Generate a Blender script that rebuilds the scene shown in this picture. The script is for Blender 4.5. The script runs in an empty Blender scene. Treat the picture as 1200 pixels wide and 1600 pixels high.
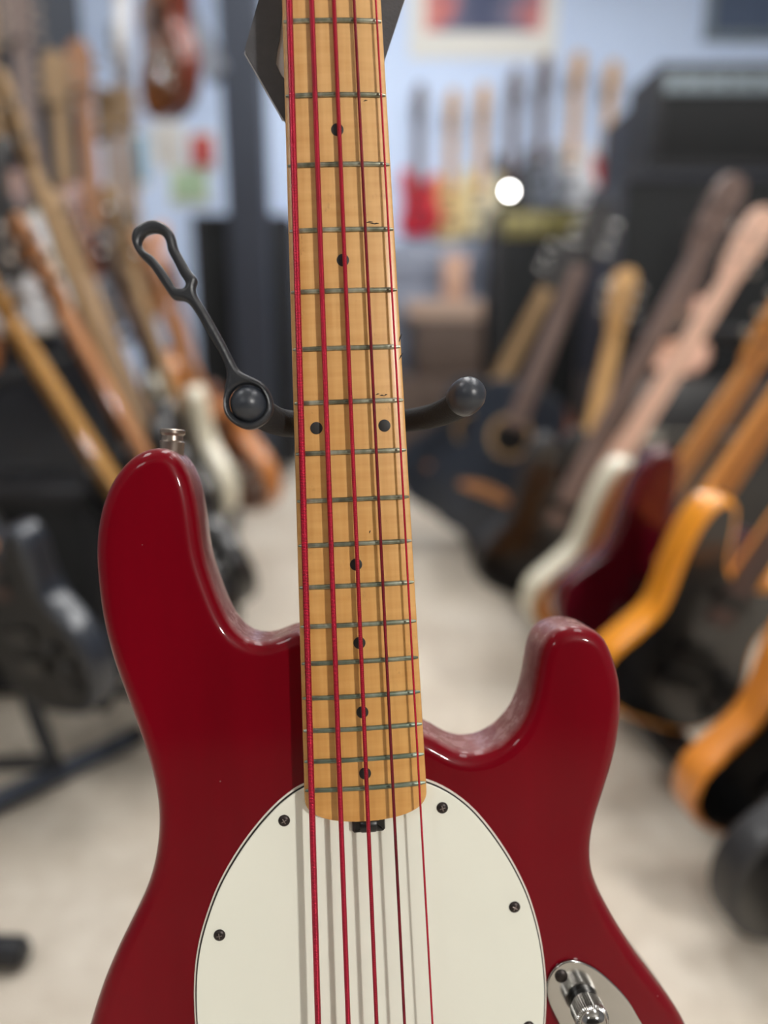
import bpy, math, random
from mathutils import Vector, Matrix

random.seed(7)
scene = bpy.context.scene
COL = scene.collection
PI = math.pi

# ------------------------------------------------------------------ camera
H = 0.80                      # lens height
PITCH = math.radians(14.6)
FPX = 1155.0                  # focal length in pixels of the 1200x1600 frame
cam_d = bpy.data.cameras.new('camera')
cam = bpy.data.objects.new('camera', cam_d)
COL.objects.link(cam)
cam_d.sensor_fit = 'VERTICAL'
cam_d.sensor_height = 36.0
cam_d.lens = 36.0 * FPX / 1600.0
cam.location = (0, 0, H)
cam.rotation_euler = (PI / 2 - PITCH, 0, 0)
cam_d.clip_start = 0.02
cam_d.dof.use_dof = True
cam_d.dof.focus_distance = 0.382
cam_d.dof.aperture_fstop = 1.9
scene.camera = cam

# ------------------------------------------------------------------ world, exposure
world = bpy.data.worlds.new('world')
scene.world = world
world.use_nodes = True
world.node_tree.nodes['Background'].inputs[0].default_value = (0.75, 0.82, 0.95, 1)
world.node_tree.nodes['Background'].inputs[1].default_value = 0.15
vs = scene.view_settings
vs.view_transform = 'Standard'
vs.look = 'None'
vs.gamma = 1.0
vs.exposure = 0.0
vs.use_curve_mapping = False

PANEL_POWER = 13.0           # emission of the ceiling panels
KEY_POWER = 100.0            # watt of the track lamp behind the photographer

# key lamp: sits in the track lamp head built further down
KEY_POS = Vector((2.2, -2.7, 2.38))
ld = bpy.data.lights.new('track_lamp_light', 'AREA')
ld.shape = 'DISK'
ld.size = 0.24
ld.energy = KEY_POWER
ld.color = (1.0, 0.965, 0.92)
key = bpy.data.objects.new('track_lamp_light', ld)
COL.objects.link(key)
key.location = KEY_POS
key.rotation_euler = (Vector((0.0, 0.6, 0.65)) - KEY_POS).to_track_quat('-Z', 'Y').to_euler()

# ------------------------------------------------------------------ pixel <-> place helpers
R_RIGHT = Vector((1, 0, 0))
R_DOWN = Vector((0, -math.sin(PITCH), -math.cos(PITCH)))
R_FWD = Vector((0, math.cos(PITCH), -math.sin(PITCH)))
CAM = Vector((0, 0, H))


def ray(px, py):
    return (R_RIGHT * ((px - 600) / FPX) + R_DOWN * ((py - 800) / FPX) + R_FWD)


def W(px, py, Y):
    r = ray(px, py)
    return CAM + r * (Y / r.y)


def FL(px, py, z=0.0):
    r = ray(px, py)
    return CAM + r * ((z - H) / r.z)


# pose of the bass: fitted to its frets (34 inch scale), camera axes right/down/forward
def rotm(a, b, c):
    return (Matrix.Rotation(c, 3, 'Z') @ Matrix.Rotation(b, 3, 'Y') @ Matrix.Rotation(a, 3, 'X'))


RC = rotm(math.radians(2.444), math.radians(-3.624), math.radians(-2.523))
CW = Matrix((R_RIGHT, R_DOWN, R_FWD)).transposed()      # camera axes -> world
BU = (CW @ RC @ Vector((1, 0, 0))).normalized()
BV = (CW @ RC @ Vector((0, 1, 0))).normalized()          # down the neck
BN = -(CW @ RC @ Vector((0, 0, 1))).normalized()         # towards the viewer
FRET12 = CAM + CW @ Vector((-0.01679, -0.03075, 0.37856))
LOWEND = 0.517                                          # fret 12 to the end of the body
BASE = FRET12 + BV * LOWEND
BM = Matrix.Identity(4)
for i in range(3):
    BM[i][0] = BU[i]
    BM[i][1] = -BV[i]
    BM[i][2] = BN[i]
    BM[i][3] = BASE[i]
BMI = BM.inverted()


def P(px, py, h=0.0):
    """pixel -> local point of the bass at h metres above the fingerboard plane"""
    o = BMI @ CAM
    d = (BMI.to_3x3() @ ray(px, py))
    t = (h - o.z) / d.z
    return o + d * t


# ------------------------------------------------------------------ materials
def lin(v):
    v = v / 255.0
    return v / 12.92 if v <= 0.04045 else ((v + 0.055) / 1.055) ** 2.4


def rgb(r, g, b):
    return (lin(r), lin(g), lin(b), 1.0)


MATS = {}


def mat(name, col, rough=0.5, metal=0.0, coat=0.0, var=0.12, scale=30.0, emit=None, estr=0.0, bump=0.0, bscale=200.0,
        spec=0.5):
    if name in MATS:
        return MATS[name]
    m = bpy.data.materials.new(name)
    m.use_nodes = True
    nt = m.node_tree
    b = nt.nodes['Principled BSDF']
    b.inputs['Roughness'].default_value = rough
    b.inputs['Metallic'].default_value = metal
    b.inputs['Coat Weight'].default_value = coat
    b.inputs['Coat Roughness'].default_value = 0.04
    b.inputs['Specular IOR Level'].default_value = spec
    tc = nt.nodes.new('ShaderNodeTexCoord')
    n = nt.nodes.new('ShaderNodeTexNoise')
    n.inputs['Scale'].default_value = scale
    n.inputs['Detail'].default_value = 4
    nt.links.new(tc.outputs['Object'], n.inputs['Vector'])
    r = nt.nodes.new('ShaderNodeMix')
    r.data_type = 'RGBA'
    lo = tuple(c * (1 - var) for c in col[:3]) + (1,)
    hi = tuple(min(1, c * (1 + var)) for c in col[:3]) + (1,)
    r.inputs[6].default_value = lo
    r.inputs[7].default_value = hi
    nt.links.new(n.outputs['Fac'], r.inputs[0])
    nt.links.new(r.outputs[2], b.inputs['Base Color'])
    if emit:
        b.inputs['Emission Color'].default_value = emit
        b.inputs['Emission Strength'].default_value = estr
    if bump:
        n2 = nt.nodes.new('ShaderNodeTexNoise')
        n2.inputs['Scale'].default_value = bscale
        nt.links.new(tc.outputs['Object'], n2.inputs['Vector'])
        bp = nt.nodes.new('ShaderNodeBump')
        bp.inputs['Strength'].default_value = bump
        bp.inputs['Distance'].default_value = 0.001
        nt.links.new(n2.outputs['Fac'], bp.inputs['Height'])
        nt.links.new(bp.outputs['Normal'], b.inputs['Normal'])
    MATS[name] = m
    return m


def N(nt, t, **kw):
    n = nt.nodes.new(t)
    for k, v in kw.items():
        setattr(n, k, v)
    return n


def ramp(nt, stops):
    n = nt.nodes.new('ShaderNodeValToRGB')
    e = n.color_ramp.elements
    while len(e) < len(stops):
        e.new(0.5)
    for i, (p, c) in enumerate(stops):
        e[i].position = p
        e[i].color = c
    return n


def mat_red_lacquer():
    m = bpy.data.materials.new('wine_red_lacquer')
    m.use_nodes = True
    nt = m.node_tree
    L = nt.links.new
    b = nt.nodes['Principled BSDF']
    tc = N(nt, 'ShaderNodeTexCoord')
    # faint wood grain under the tinted lacquer
    mp = N(nt, 'ShaderNodeMapping')
    mp.inputs['Scale'].default_value = (22, 3, 22)
    L(tc.outputs['Object'], mp.inputs['Vector'])
    g = N(nt, 'ShaderNodeTexNoise')
    g.inputs['Scale'].default_value = 1.2
    g.inputs['Detail'].default_value = 5
    L(mp.outputs['Vector'], g.inputs['Vector'])
    base = ramp(nt, [(0.25, (0.118, 0.0002, 0.0042, 1)), (0.75, (0.172, 0.0004, 0.0066, 1))])
    L(g.outputs['Fac'], base.inputs['Fac'])
    # dust: lies on the rim where it faces up the neck, broken by noise
    sx = N(nt, 'ShaderNodeSeparateXYZ')
    L(tc.outputs['Normal'], sx.inputs[0])
    rim = N(nt, 'ShaderNodeMapRange')           # rim only: normal well away from the face normal
    rim.inputs[1].default_value = 0.62
    rim.inputs[2].default_value = 0.10
    L(sx.outputs['Z'], rim.inputs[0])
    up = N(nt, 'ShaderNodeMapRange')
    up.inputs[1].default_value = -0.02
    up.inputs[2].default_value = 0.5
    L(sx.outputs['Y'], up.inputs[0])
    dn = N(nt, 'ShaderNodeTexNoise')
    dn.inputs['Scale'].default_value = 130
    dn.inputs['Detail'].default_value = 8
    dn.inputs['Roughness'].default_value = 0.7
    L(tc.outputs['Object'], dn.inputs['Vector'])
    dr = ramp(nt, [(0.30, (0.35, 0.35, 0.35, 1)), (0.66, (1, 1, 1, 1))])
    L(dn.outputs['Fac'], dr.inputs['Fac'])
    m1 = N(nt, 'ShaderNodeMath', operation='MULTIPLY')
    L(rim.outputs[0], m1.inputs[0]); L(up.outputs[0], m1.inputs[1])
    m2 = N(nt, 'ShaderNodeMath', operation='MULTIPLY')
    L(m1.outputs[0], m2.inputs[0]); L(dr.outputs['Color'], m2.inputs[1])
    px_ = N(nt, 'ShaderNodeSeparateXYZ')
    L(tc.outputs['Object'], px_.inputs[0])
    pm = N(nt, 'ShaderNodeMapRange')
    pm.inputs[1].default_value = 0.26
    pm.inputs[2].default_value = 0.33
    pm.inputs[3].default_value = 0.0
    pm.inputs[4].default_value = 0.6
    L(px_.outputs['Y'], pm.inputs[0])
    m3 = N(nt, 'ShaderNodeMath', operation='MULTIPLY')
    L(m2.outputs[0], m3.inputs[0]); L(pm.outputs[0], m3.inputs[1])
    # tiny dust specks on the face
    vo = N(nt, 'ShaderNodeTexVoronoi')
    vo.inputs['Scale'].default_value = 60
    L(tc.outputs['Object'], vo.inputs['Vector'])
    sp = N(nt, 'ShaderNodeMath', operation='LESS_THAN')
    L(vo.outputs['Distance'], sp.inputs[0]); sp.inputs[1].default_value = 0.028
    sp2 = N(nt, 'ShaderNodeMath', operation='MULTIPLY')
    L(sp.outputs[0], sp2.inputs[0]); sp2.inputs[1].default_value = 0.35
    mx = N(nt, 'ShaderNodeMath', operation='MAXIMUM')
    L(m3.outputs[0], mx.inputs[0]); L(sp2.outputs[0], mx.inputs[1])
    mix = N(nt, 'ShaderNodeMix', data_type='RGBA')
    L(mx.outputs[0], mix.inputs[0])
    L(base.outputs['Color'], mix.inputs[6])
    mix.inputs[7].default_value = (0.50, 0.34, 0.33, 1)
    L(mix.outputs[2], b.inputs['Base Color'])
    b.inputs['Roughness'].default_value = 0.35
    b.inputs['Specular IOR Level'].default_value = 0.07
    b.inputs['Coat IOR'].default_value = 1.22
    b.inputs['Coat Weight'].default_value = 1.0
    cr = N(nt, 'ShaderNodeMapRange')
    L(m3.outputs[0], cr.inputs[0])
    cr.inputs[3].default_value = 0.05
    cr.inputs[4].default_value = 0.55
    L(cr.outputs[0], b.inputs['Coat Roughness'])
    return m


def mat_maple():
    m = bpy.data.materials.new('aged_maple')
    m.use_nodes = True
    nt = m.node_tree
    L = nt.links.new
    b = nt.nodes['Principled BSDF']
    tc = N(nt, 'ShaderNodeTexCoord')
    # long grain
    mp = N(nt, 'ShaderNodeMapping')
    mp.inputs['Scale'].default_value = (260, 14, 60)
    L(tc.outputs['Object'], mp.inputs['Vector'])
    g = N(nt, 'ShaderNodeTexNoise')
    g.inputs['Scale'].default_value = 1.0
    g.inputs['Detail'].default_value = 6
    L(mp.outputs['Vector'], g.inputs['Vector'])
    # cross figure (flame)
    mp2 = N(nt, 'ShaderNodeMapping')
    mp2.inputs['Scale'].default_value = (22, 230, 30)
    mp2.inputs['Rotation'].default_value = (0, 0, 0.1)
    L(tc.outputs['Object'], mp2.inputs['Vector'])
    f = N(nt, 'ShaderNodeTexNoise')
    f.inputs['Scale'].default_value = 1.0
    f.inputs['Detail'].default_value = 3
    L(mp2.outputs['Vector'], f.inputs['Vector'])
    c1 = ramp(nt, [(0.25, rgb(204, 152, 86)), (0.75, rgb(228, 184, 122))])
    L(g.outputs['Fac'], c1.inputs['Fac'])
    c2 = ramp(nt, [(0.3, rgb(204, 156, 90)), (0.7, rgb(238, 198, 136))])
    L(f.outputs['Fac'], c2.inputs['Fac'])
    mx = N(nt, 'ShaderNodeMix', data_type='RGBA')
    mx.inputs[0].default_value = 0.34
    L(c1.outputs['Color'], mx.inputs[6]); L(c2.outputs['Color'], mx.inputs[7])
    # deeper amber lacquer towards the body end, paler worn wood towards the nut
    sx = N(nt, 'ShaderNodeSeparateXYZ')
    L(tc.outputs['Object'], sx.inputs[0])
    al = N(nt, 'ShaderNodeMapRange')
    al.inputs[1].default_value = 0.30
    al.inputs[2].default_value = 0.70
    L(sx.outputs['Y'], al.inputs[0])
    tint = ramp(nt, [(0.0, (0.86, 0.74, 0.52, 1)), (1.0, (0.96, 0.93, 0.90, 1))])
    L(al.outputs[0], tint.inputs['Fac'])
    mul = N(nt, 'ShaderNodeMix', data_type='RGBA', blend_type='MULTIPLY')
    mul.inputs[0].default_value = 1.0
    L(mx.outputs[2], mul.inputs[6]); L(tint.outputs['Color'], mul.inputs[7])
    # grime spots and play wear
    d = N(nt, 'ShaderNodeTexNoise')
    d.inputs['Scale'].default_value = 70
    d.inputs['Detail'].default_value = 8
    d.inputs['Roughness'].default_value = 0.75
    mp3 = N(nt, 'ShaderNodeMapping')
    mp3.inputs['Scale'].default_value = (1.6, 0.7, 1)
    L(tc.outputs['Object'], mp3.inputs['Vector']); L(mp3.outputs['Vector'], d.inputs['Vector'])
    dr = ramp(nt, [(0.62, (0, 0, 0, 1)), (0.80, (0.75, 0.75, 0.75, 1))])
    L(d.outputs['Fac'], dr.inputs['Fac'])
    dm = N(nt, 'ShaderNodeMix', data_type='RGBA')
    L(dr.outputs['Color'], dm.inputs[0]); L(mul.outputs[2], dm.inputs[6])
    dm.inputs[7].default_value = rgb(96, 56, 22)
    L(dm.outputs[2], b.inputs['Base Color'])
    b.inputs['Roughness'].default_value = 0.38
    b.inputs['Coat Weight'].default_value = 0.25
    b.inputs['Coat Roughness'].default_value = 0.2
    return m


def mat_string(name, c_hi, c_lo, pitch, dirt=0.0):
    m = bpy.data.materials.new(name)
    m.use_nodes = True
    nt = m.node_tree
    L = nt.links.new
    b = nt.nodes['Principled BSDF']
    tc = N(nt, 'ShaderNodeTexCoord')
    wv = N(nt, 'ShaderNodeTexWave', wave_type='BANDS', bands_direction='Y')
    wv.inputs['Scale'].default_value = 0.314159 / pitch
    wv.inputs['Distortion'].default_value = 0.6
    wv.inputs['Detail Scale'].default_value = 0.2
    L(tc.outputs['Object'], wv.inputs['Vector'])
    cr = ramp(nt, [(0.1, c_lo), (0.8, c_hi)])
    L(wv.outputs['Fac'], cr.inputs['Fac'])
    n = N(nt, 'ShaderNodeTexNoise')
    n.inputs['Scale'].default_value = 45
    n.inputs['Detail'].default_value = 6
    L(tc.outputs['Object'], n.inputs['Vector'])
    dr = ramp(nt, [(0.5 - dirt * 0.3, (0, 0, 0, 1)), (0.78 - dirt * 0.3, (1, 1, 1, 1))])
    L(n.outputs['Fac'], dr.inputs['Fac'])
    mm = N(nt, 'ShaderNodeMath', operation='MULTIPLY')
    L(dr.outputs['Color'], mm.inputs[0]); mm.inputs[1].default_value = 0.35 + 0.5 * dirt
    mx = N(nt, 'ShaderNodeMix', data_type='RGBA')
    L(mm.outputs[0], mx.inputs[0]); L(cr.outputs['Color'], mx.inputs[6])
    mx.inputs[7].default_value = rgb(70, 18, 30)
    L(mx.outputs[2], b.inputs['Base Color'])
    bp = N(nt, 'ShaderNodeBump')
    bp.inputs['Strength'].default_value = 0.7
    bp.inputs['Distance'].default_value = 0.00025
    L(wv.outputs['Fac'], bp.inputs['Height'])
    L(bp.outputs['Normal'], b.inputs['Normal'])
    b.inputs['Metallic'].default_value = 0.6
    b.inputs['Roughness'].default_value = 0.33
    return m


def mat_fret():
    m = bpy.data.materials.new('tarnished_fret_wire')
    m.use_nodes = True
    nt = m.node_tree
    L = nt.links.new
    b = nt.nodes['Principled BSDF']
    tc = N(nt, 'ShaderNodeTexCoord')
    mp = N(nt, 'ShaderNodeMapping')
    mp.inputs['Scale'].default_value = (1, 0.3, 1)
    L(tc.outputs['Object'], mp.inputs['Vector'])
    n = N(nt, 'ShaderNodeTexNoise')
    n.inputs['Scale'].default_value = 120
    n.inputs['Detail'].default_value = 5
    L(mp.outputs['Vector'], n.inputs['Vector'])
    c = ramp(nt, [(0.3, rgb(92, 92, 78)), (0.5, rgb(134, 136, 118)), (0.72, rgb(186, 186, 170))])
    L(n.outputs['Fac'], c.inputs['Fac'])
    # greener verdigris on the high frets
    sx = N(nt, 'ShaderNodeSeparateXYZ')
    L(tc.outputs['Object'], sx.inputs[0])
    al = N(nt, 'ShaderNodeMapRange')
    al.inputs[1].default_value = 0.50
    al.inputs[2].default_value = 0.36
    L(sx.outputs['Y'], al.inputs[0])
    mx = N(nt, 'ShaderNodeMix', data_type='RGBA')
    mx.inputs[7].default_value = rgb(104, 122, 108)
    k = N(nt, 'ShaderNodeMath', operation='MULTIPLY')
    L(al.outputs[0], k.inputs[0]); k.inputs[1].default_value = 0.7
    L(k.outputs[0], mx.inputs[0]); L(c.outputs['Color'], mx.inputs[6])
    L(mx.outputs[2], b.inputs['Base Color'])
    b.inputs['Metallic'].default_value = 0.75
    b.inputs['Roughness'].default_value = 0.36
    return m


# ------------------------------------------------------------------ mesh helpers
class MB:
    def __init__(self):
        self.v = []
        self.f = []
        self.m = []

    def add(self, verts, faces, mi=0):
        o = len(self.v)
        self.v += [tuple(p) for p in verts]
        for i, f in enumerate(faces):
            self.f.append([a + o for a in f])
            self.m.append(mi[i] if isinstance(mi, list) else mi)
        return self

    def mesh(self, name, mats, angle=35):
        me = bpy.data.meshes.new(name)
        me.from_pydata(self.v, [], self.f)
        for m in (mats if isinstance(mats, (list, tuple)) else [mats]):
            me.materials.append(m)
        me.polygons.foreach_set('material_index', self.m)
        me.update()
        me.shade_smooth()
        me.set_sharp_from_angle(angle=math.radians(angle))
        return me


def link(name, me, parent=None, matrix=None):
    o = bpy.data.objects.new(name, me)
    COL.objects.link(o)
    if matrix is not None:
        o.matrix_world = matrix
    if parent is not None:
        o.parent = parent
    return o


def build(name, mb, mats, parent=None, matrix=None, angle=35):
    return link(name, mb.mesh(name, mats, angle), parent, matrix)


def tag(o, label, cat, group=None, kind=None):
    o['label'] = label
    o['category'] = cat
    if group:
        o['group'] = group
    if kind:
        o['kind'] = kind
    return o


def struct(o, label=None, cat=None):
    o['kind'] = 'structure'
    if label:
        o['label'] = label
        o['category'] = cat
    return o


def empty(name, matrix):
    o = bpy.data.objects.new(name, None)
    o.empty_display_size = 0.05
    COL.objects.link(o)
    o.matrix_world = matrix
    return o


def catmull(pts, n=6, closed=True):
    out = []
    c = len(pts)
    rng = range(c) if closed else range(c - 1)
    for i in rng:
        if closed:
            p0, p1, p2, p3 = pts[(i - 1) % c], pts[i], pts[(i + 1) % c], pts[(i + 2) % c]
        else:
            p0, p1, p2, p3 = pts[max(i - 1, 0)], pts[i], pts[i + 1], pts[min(i + 2, c - 1)]
        for k in range(n):
            t = k / n
            out.append(tuple(0.5 * ((2 * b) + (c_ - a) * t + (2 * a - 5 * b + 4 * c_ - d) * t * t
                                    + (-a + 3 * b - 3 * c_ + d) * t ** 3)
                             for a, b, c_, d in zip(p0, p1, p2, p3)))
    if not closed:
        out.append(tuple(pts[-1]))
    return out


def area2(o):
    return sum(o[i][0] * o[(i + 1) % len(o)][1] - o[(i + 1) % len(o)][0] * o[i][1] for i in range(len(o)))


def smooth_loop(o, it):
    n = len(o)
    for _ in range(it):
        o = [((o[i - 1][0] + 2 * o[i][0] + o[(i + 1) % n][0]) / 4, (o[i - 1][1] + 2 * o[i][1] + o[(i + 1) % n][1]) / 4)
             for i in range(n)]
    return o


def resample(o, n):
    L = [0]
    c = len(o)
    for i in range(c):
        a, b = o[i], o[(i + 1) % c]
        L.append(L[-1] + math.hypot(b[0] - a[0], b[1] - a[1]))
    out = []
    j = 0
    for k in range(n):
        s = L[-1] * k / n
        while L[j + 1] < s:
            j += 1
        t = (s - L[j]) / max(1e-12, L[j + 1] - L[j])
        a, b = o[j], o[(j + 1) % c]
        out.append((a[0] + (b[0] - a[0]) * t, a[1] + (b[1] - a[1]) * t))
    return out


def inset(o, d):
    n = len(o)
    r = []
    for i in range(n):
        a, b = o[i - 1], o[(i + 1) % n]
        tx, ty = b[0] - a[0], b[1] - a[1]
        l = math.hypot(tx, ty) or 1
        r.append((o[i][0] - ty / l * d, o[i][1] + tx / l * d))
    return r


def slab(outline, z0, z1, r_top=0.0, r_bot=0.0, seg=5, plane='xy', mi=(0, 0, 0)):
    """closed outline extruded z0..z1 with rounded edges. mi = (rim, top, bottom)"""
    if area2(outline) < 0:
        outline = outline[::-1]
    rings = []
    if r_bot > 0:
        rings.append((r_bot + 0.0006, z0))
        for k in range(seg + 1):
            a = k / seg * PI / 2
            rings.append((r_bot * (1 - math.sin(a)), z0 + r_bot * (1 - math.cos(a))))
    else:
        rings.append((0, z0))
    if r_top > 0:
        for k in range(seg + 1):
            a = k / seg * PI / 2
            rings.append((r_top * (1 - math.cos(a)), z1 - r_top * (1 - math.sin(a))))
        rings.append((r_top + 0.0006, z1))
    else:
        rings.append((0, z1))
    n = len(outline)
    V = []
    for d, z in rings:
        for x, y in (inset(outline, d) if d else outline):
            V.append((x, y, z) if plane == 'xy' else (x, -z, y))
    F, M_ = [], []
    for k in range(len(rings) - 1):
        for i in range(n):
            j = (i + 1) % n
            F.append((k * n + i, k * n + j, (k + 1) * n + j, (k + 1) * n + i))
            M_.append(mi[0])
    F.append(tuple(range(n - 1, -1, -1)))
    M_.append(mi[2])
    t = (len(rings) - 1) * n
    F.append(tuple(range(t, t + n)))
    M_.append(mi[1])
    return V, F, M_


def mb_slab(*a, **k):
    V, F, M_ = slab(*a, **k)
    b = MB()
    b.add(V, F, M_)
    return b


def tube(path, rad, seg=12, caps=True, round_end=False):
    path = [Vector(p) for p in path]
    n = len(path)
    rads = list(rad) if isinstance(rad, (list, tuple)) else [rad] * n
    T = []
    for i in range(n):
        T.append((path[min(i + 1, n - 1)] - path[max(i - 1, 0)]).normalized())
    u = T[0].orthogonal().normalized()
    V, F = [], []
    for i in range(n):
        u = (u - T[i] * u.dot(T[i])).normalized()
        w = T[i].cross(u)
        for k in range(seg):
            a = 2 * PI * k / seg
            V.append(path[i] + (u * math.cos(a) + w * math.sin(a)) * rads[i])
    for i in range(n - 1):
        for k in range(seg):
            j = (k + 1) % seg
            F.append((i * seg + k, i * seg + j, (i + 1) * seg + j, (i + 1) * seg + k))
    if caps:
        F.append(tuple(range(seg - 1, -1, -1)))
        F.append(tuple(range((n - 1) * seg, n * seg)))
    return V, F


def mb_tube(*a, **k):
    b = MB()
    b.add(*tube(*a, **k))
    return b


def lathe(profile, origin, axis, seg=24):
    """profile: list of (radius, distance along axis)"""
    axis = Vector(axis).normalized()
    u = axis.orthogonal().normalized()
    w = axis.cross(u)
    o = Vector(origin)
    V, F = [], []
    for r, d in profile:
        for k in range(seg):
            a = 2 * PI * k / seg
            V.append(o + axis * d + (u * math.cos(a) + w * math.sin(a)) * r)
    for i in range(len(profile) - 1):
        for k in range(seg):
            j = (k + 1) % seg
            F.append((i * seg + k, i * seg + j, (i + 1) * seg + j, (i + 1) * seg + k))
    F.append(tuple(range(seg - 1, -1, -1)))
    F.append(tuple(range((len(profile) - 1) * seg, len(profile) * seg)))
    return V, F


def mb_lathe(*a, **k):
    b = MB()
    b.add(*lathe(*a, **k))
    return b


def sphere(c, r, seg=20, rings=12, sc=(1, 1, 1)):
    V, F = [], []
    for i in range(rings + 1):
        th = PI * i / rings
        for k in range(seg):
            a = 2 * PI * k / seg
            V.append((c[0] + r * sc[0] * math.sin(th) * math.cos(a), c[1] + r * sc[1] * math.sin(th) * math.sin(a),
                      c[2] + r * sc[2] * math.cos(th)))
    for i in range(rings):
        for k in range(seg):
            j = (k + 1) % seg
            F.append((i * seg + k, (i + 1) * seg + k, (i + 1) * seg + j, i * seg + j))
    return V, F


def bevbox(x0, x1, y0, y1, z0, z1, b=0.004):
    """box with chamfered edges (flat chamfer on every vertical and horizontal edge)"""
    o = [(x0 + b, y0), (x1 - b, y0), (x1, y0 + b), (x1, y1 - b), (x1 - b, y1), (x0 + b, y1), (x0, y1 - b), (x0, y0 + b)]
    V, F, _ = slab(o, z0, z1, r_top=b, r_bot=b, seg=2)
    return V, F


def mb_box(*a, **k):
    m = MB()
    m.add(*bevbox(*a, **k))
    return m


# ------------------------------------------------------------------ shared materials
M_red = mat_red_lacquer()
M_maple = mat_maple()
M_fret = mat_fret()
M_guard = mat('cream_pickguard', rgb(230, 231, 218), 0.32, coat=0.3, var=0.04, scale=18)
M_guardw = mat('white_pickguard_ply', rgb(238, 230, 218), 0.4, var=0.03)
M_ply = mat('black_pickguard_ply', rgb(18, 16, 16), 0.4)
M_dot = mat('black_inlay', rgb(30, 28, 27), 0.45, var=0.3, scale=300)
M_screw = mat('blackened_screw', rgb(52, 46, 44), 0.4, metal=0.7, var=0.4, scale=500)
M_scross = mat('worn_screw_cross', rgb(128, 116, 110), 0.4, metal=.6, var=.4, scale=900)
M_slot = mat('screw_recess', rgb(16, 14, 14), 0.6)
M_chrome = mat('worn_chrome', rgb(176, 175, 172), 0.14, metal=1.0, var=0.06, scale=60)
M_knurl = mat('knurled_chrome', rgb(178, 176, 172), 0.26, metal=1.0, var=0.3, scale=700)
M_nickel = mat('dull_nickel', rgb(150, 138, 128), 0.33, metal=0.9, var=0.25, scale=200)
M_rubber = mat('black_rubber', rgb(34, 36, 40), 0.36, var=0.2, scale=120, bump=0.15, bscale=600)
M_rubcap = mat('grey_rubber_cap', rgb(46, 50, 57), 0.36, var=0.2, scale=150, bump=0.1, bscale=500)
M_foam = mat('black_foam_sleeve', rgb(20, 20, 22), 0.75, var=0.3, scale=200, bump=0.3, bscale=900)
M_steelblk = mat('black_powder_coat', rgb(26, 26, 28), 0.45, var=0.2)
M_card = mat('dark_grey_card', rgb(72, 72, 76), 0.7, var=0.25, scale=90, bump=0.2, bscale=700)
M_paper = mat('white_paper_edge', rgb(205, 205, 210), 0.7, var=0.05)
M_plastic = mat('black_plastic', rgb(14, 14, 15), 0.35, var=0.3, scale=200)

# ------------------------------------------------------------------ the room
XL, XR, YB, YF, ZC = -3.4, 3.4, 4.95, -4.5, 3.1


def mat_floor():
    m = bpy.data.materials.new('beige_floor')
    m.use_nodes = True
    nt = m.node_tree
    L = nt.links.new
    b = nt.nodes['Principled BSDF']
    tc = N(nt, 'ShaderNodeTexCoord')
    n = N(nt, 'ShaderNodeTexNoise')
    n.inputs['Scale'].default_value = 3.0
    n.inputs['Detail'].default_value = 6
    L(tc.outputs['Object'], n.inputs['Vector'])
    c = ramp(nt, [(0.3, rgb(182, 170, 154)), (0.5, rgb(204, 194, 178)), (0.7, rgb(214, 206, 192))])
    L(n.outputs['Fac'], c.inputs['Fac'])
    n2 = N(nt, 'ShaderNodeTexNoise')
    n2.inputs['Scale'].default_value = 26
    n2.inputs['Detail'].default_value = 5
    L(tc.outputs['Object'], n2.inputs['Vector'])
    c2 = ramp(nt, [(0.3, (0.86, 0.84, 0.82, 1)), (0.7, (1, 1, 1, 1))])
    L(n2.outputs['Fac'], c2.inputs['Fac'])
    mu = N(nt, 'ShaderNodeMix', data_type='RGBA', blend_type='MULTIPLY')
    mu.inputs[0].default_value = 1
    L(c.outputs['Color'], mu.inputs[6]); L(c2.outputs['Color'], mu.inputs[7])
    L(mu.outputs[2], b.inputs['Base Color'])
    b.inputs['Roughness'].default_value = 0.5
    return m


M_floor = mat_floor()
M_wallb = mat('pale_blue_grey_wall', rgb(200, 218, 246), 0.8, var=0.04, scale=2)
M_wall = mat('grey_wall', rgb(150, 152, 158), 0.8, var=0.06, scale=2)
M_wallk = mat("darkened_front_wall", rgb(52, 50, 50), 0.8, var=0.05, scale=2)  # colour darkened to stand in for the dim shop behind the camera
M_ceil = mat('white_ceiling', rgb(214, 214, 214), 0.9, var=0.04, scale=4)


def wallbox(name, x0, x1, y0, y1, z0, z1, m):
    b = MB()
    V = [(x, y, z) for z in (z0, z1) for y in (y0, y1) for x in (x0, x1)]
    b.add(V, [(0, 2, 3, 1), (4, 5, 7, 6), (0, 1, 5, 4), (2, 6, 7, 3), (0, 4, 6, 2), (1, 3, 7, 5)])
    return struct(build(name, b, m))


wallbox('floor', XL - .1, XR + .1, YF - .1, YB + .1, -0.1, 0, M_floor)
wallbox('ceiling', XL - .1, XR + .1, YF - .1, YB + .1, ZC, ZC + .1, M_ceil)
wallbox('wall_back', XL - .1, XR + .1, YB, YB + .1, 0, ZC, M_wallb)
wallbox('wall_front', XL - .1, XR + .1, YF - .1, YF, 0, ZC, M_wallk)
wallbox('wall_left', XL - .1, XL, YF, YB, 0, ZC, M_wall)
wallbox('wall_right', XR, XR + .1, YF, YB, 0, ZC, M_wall)

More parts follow.
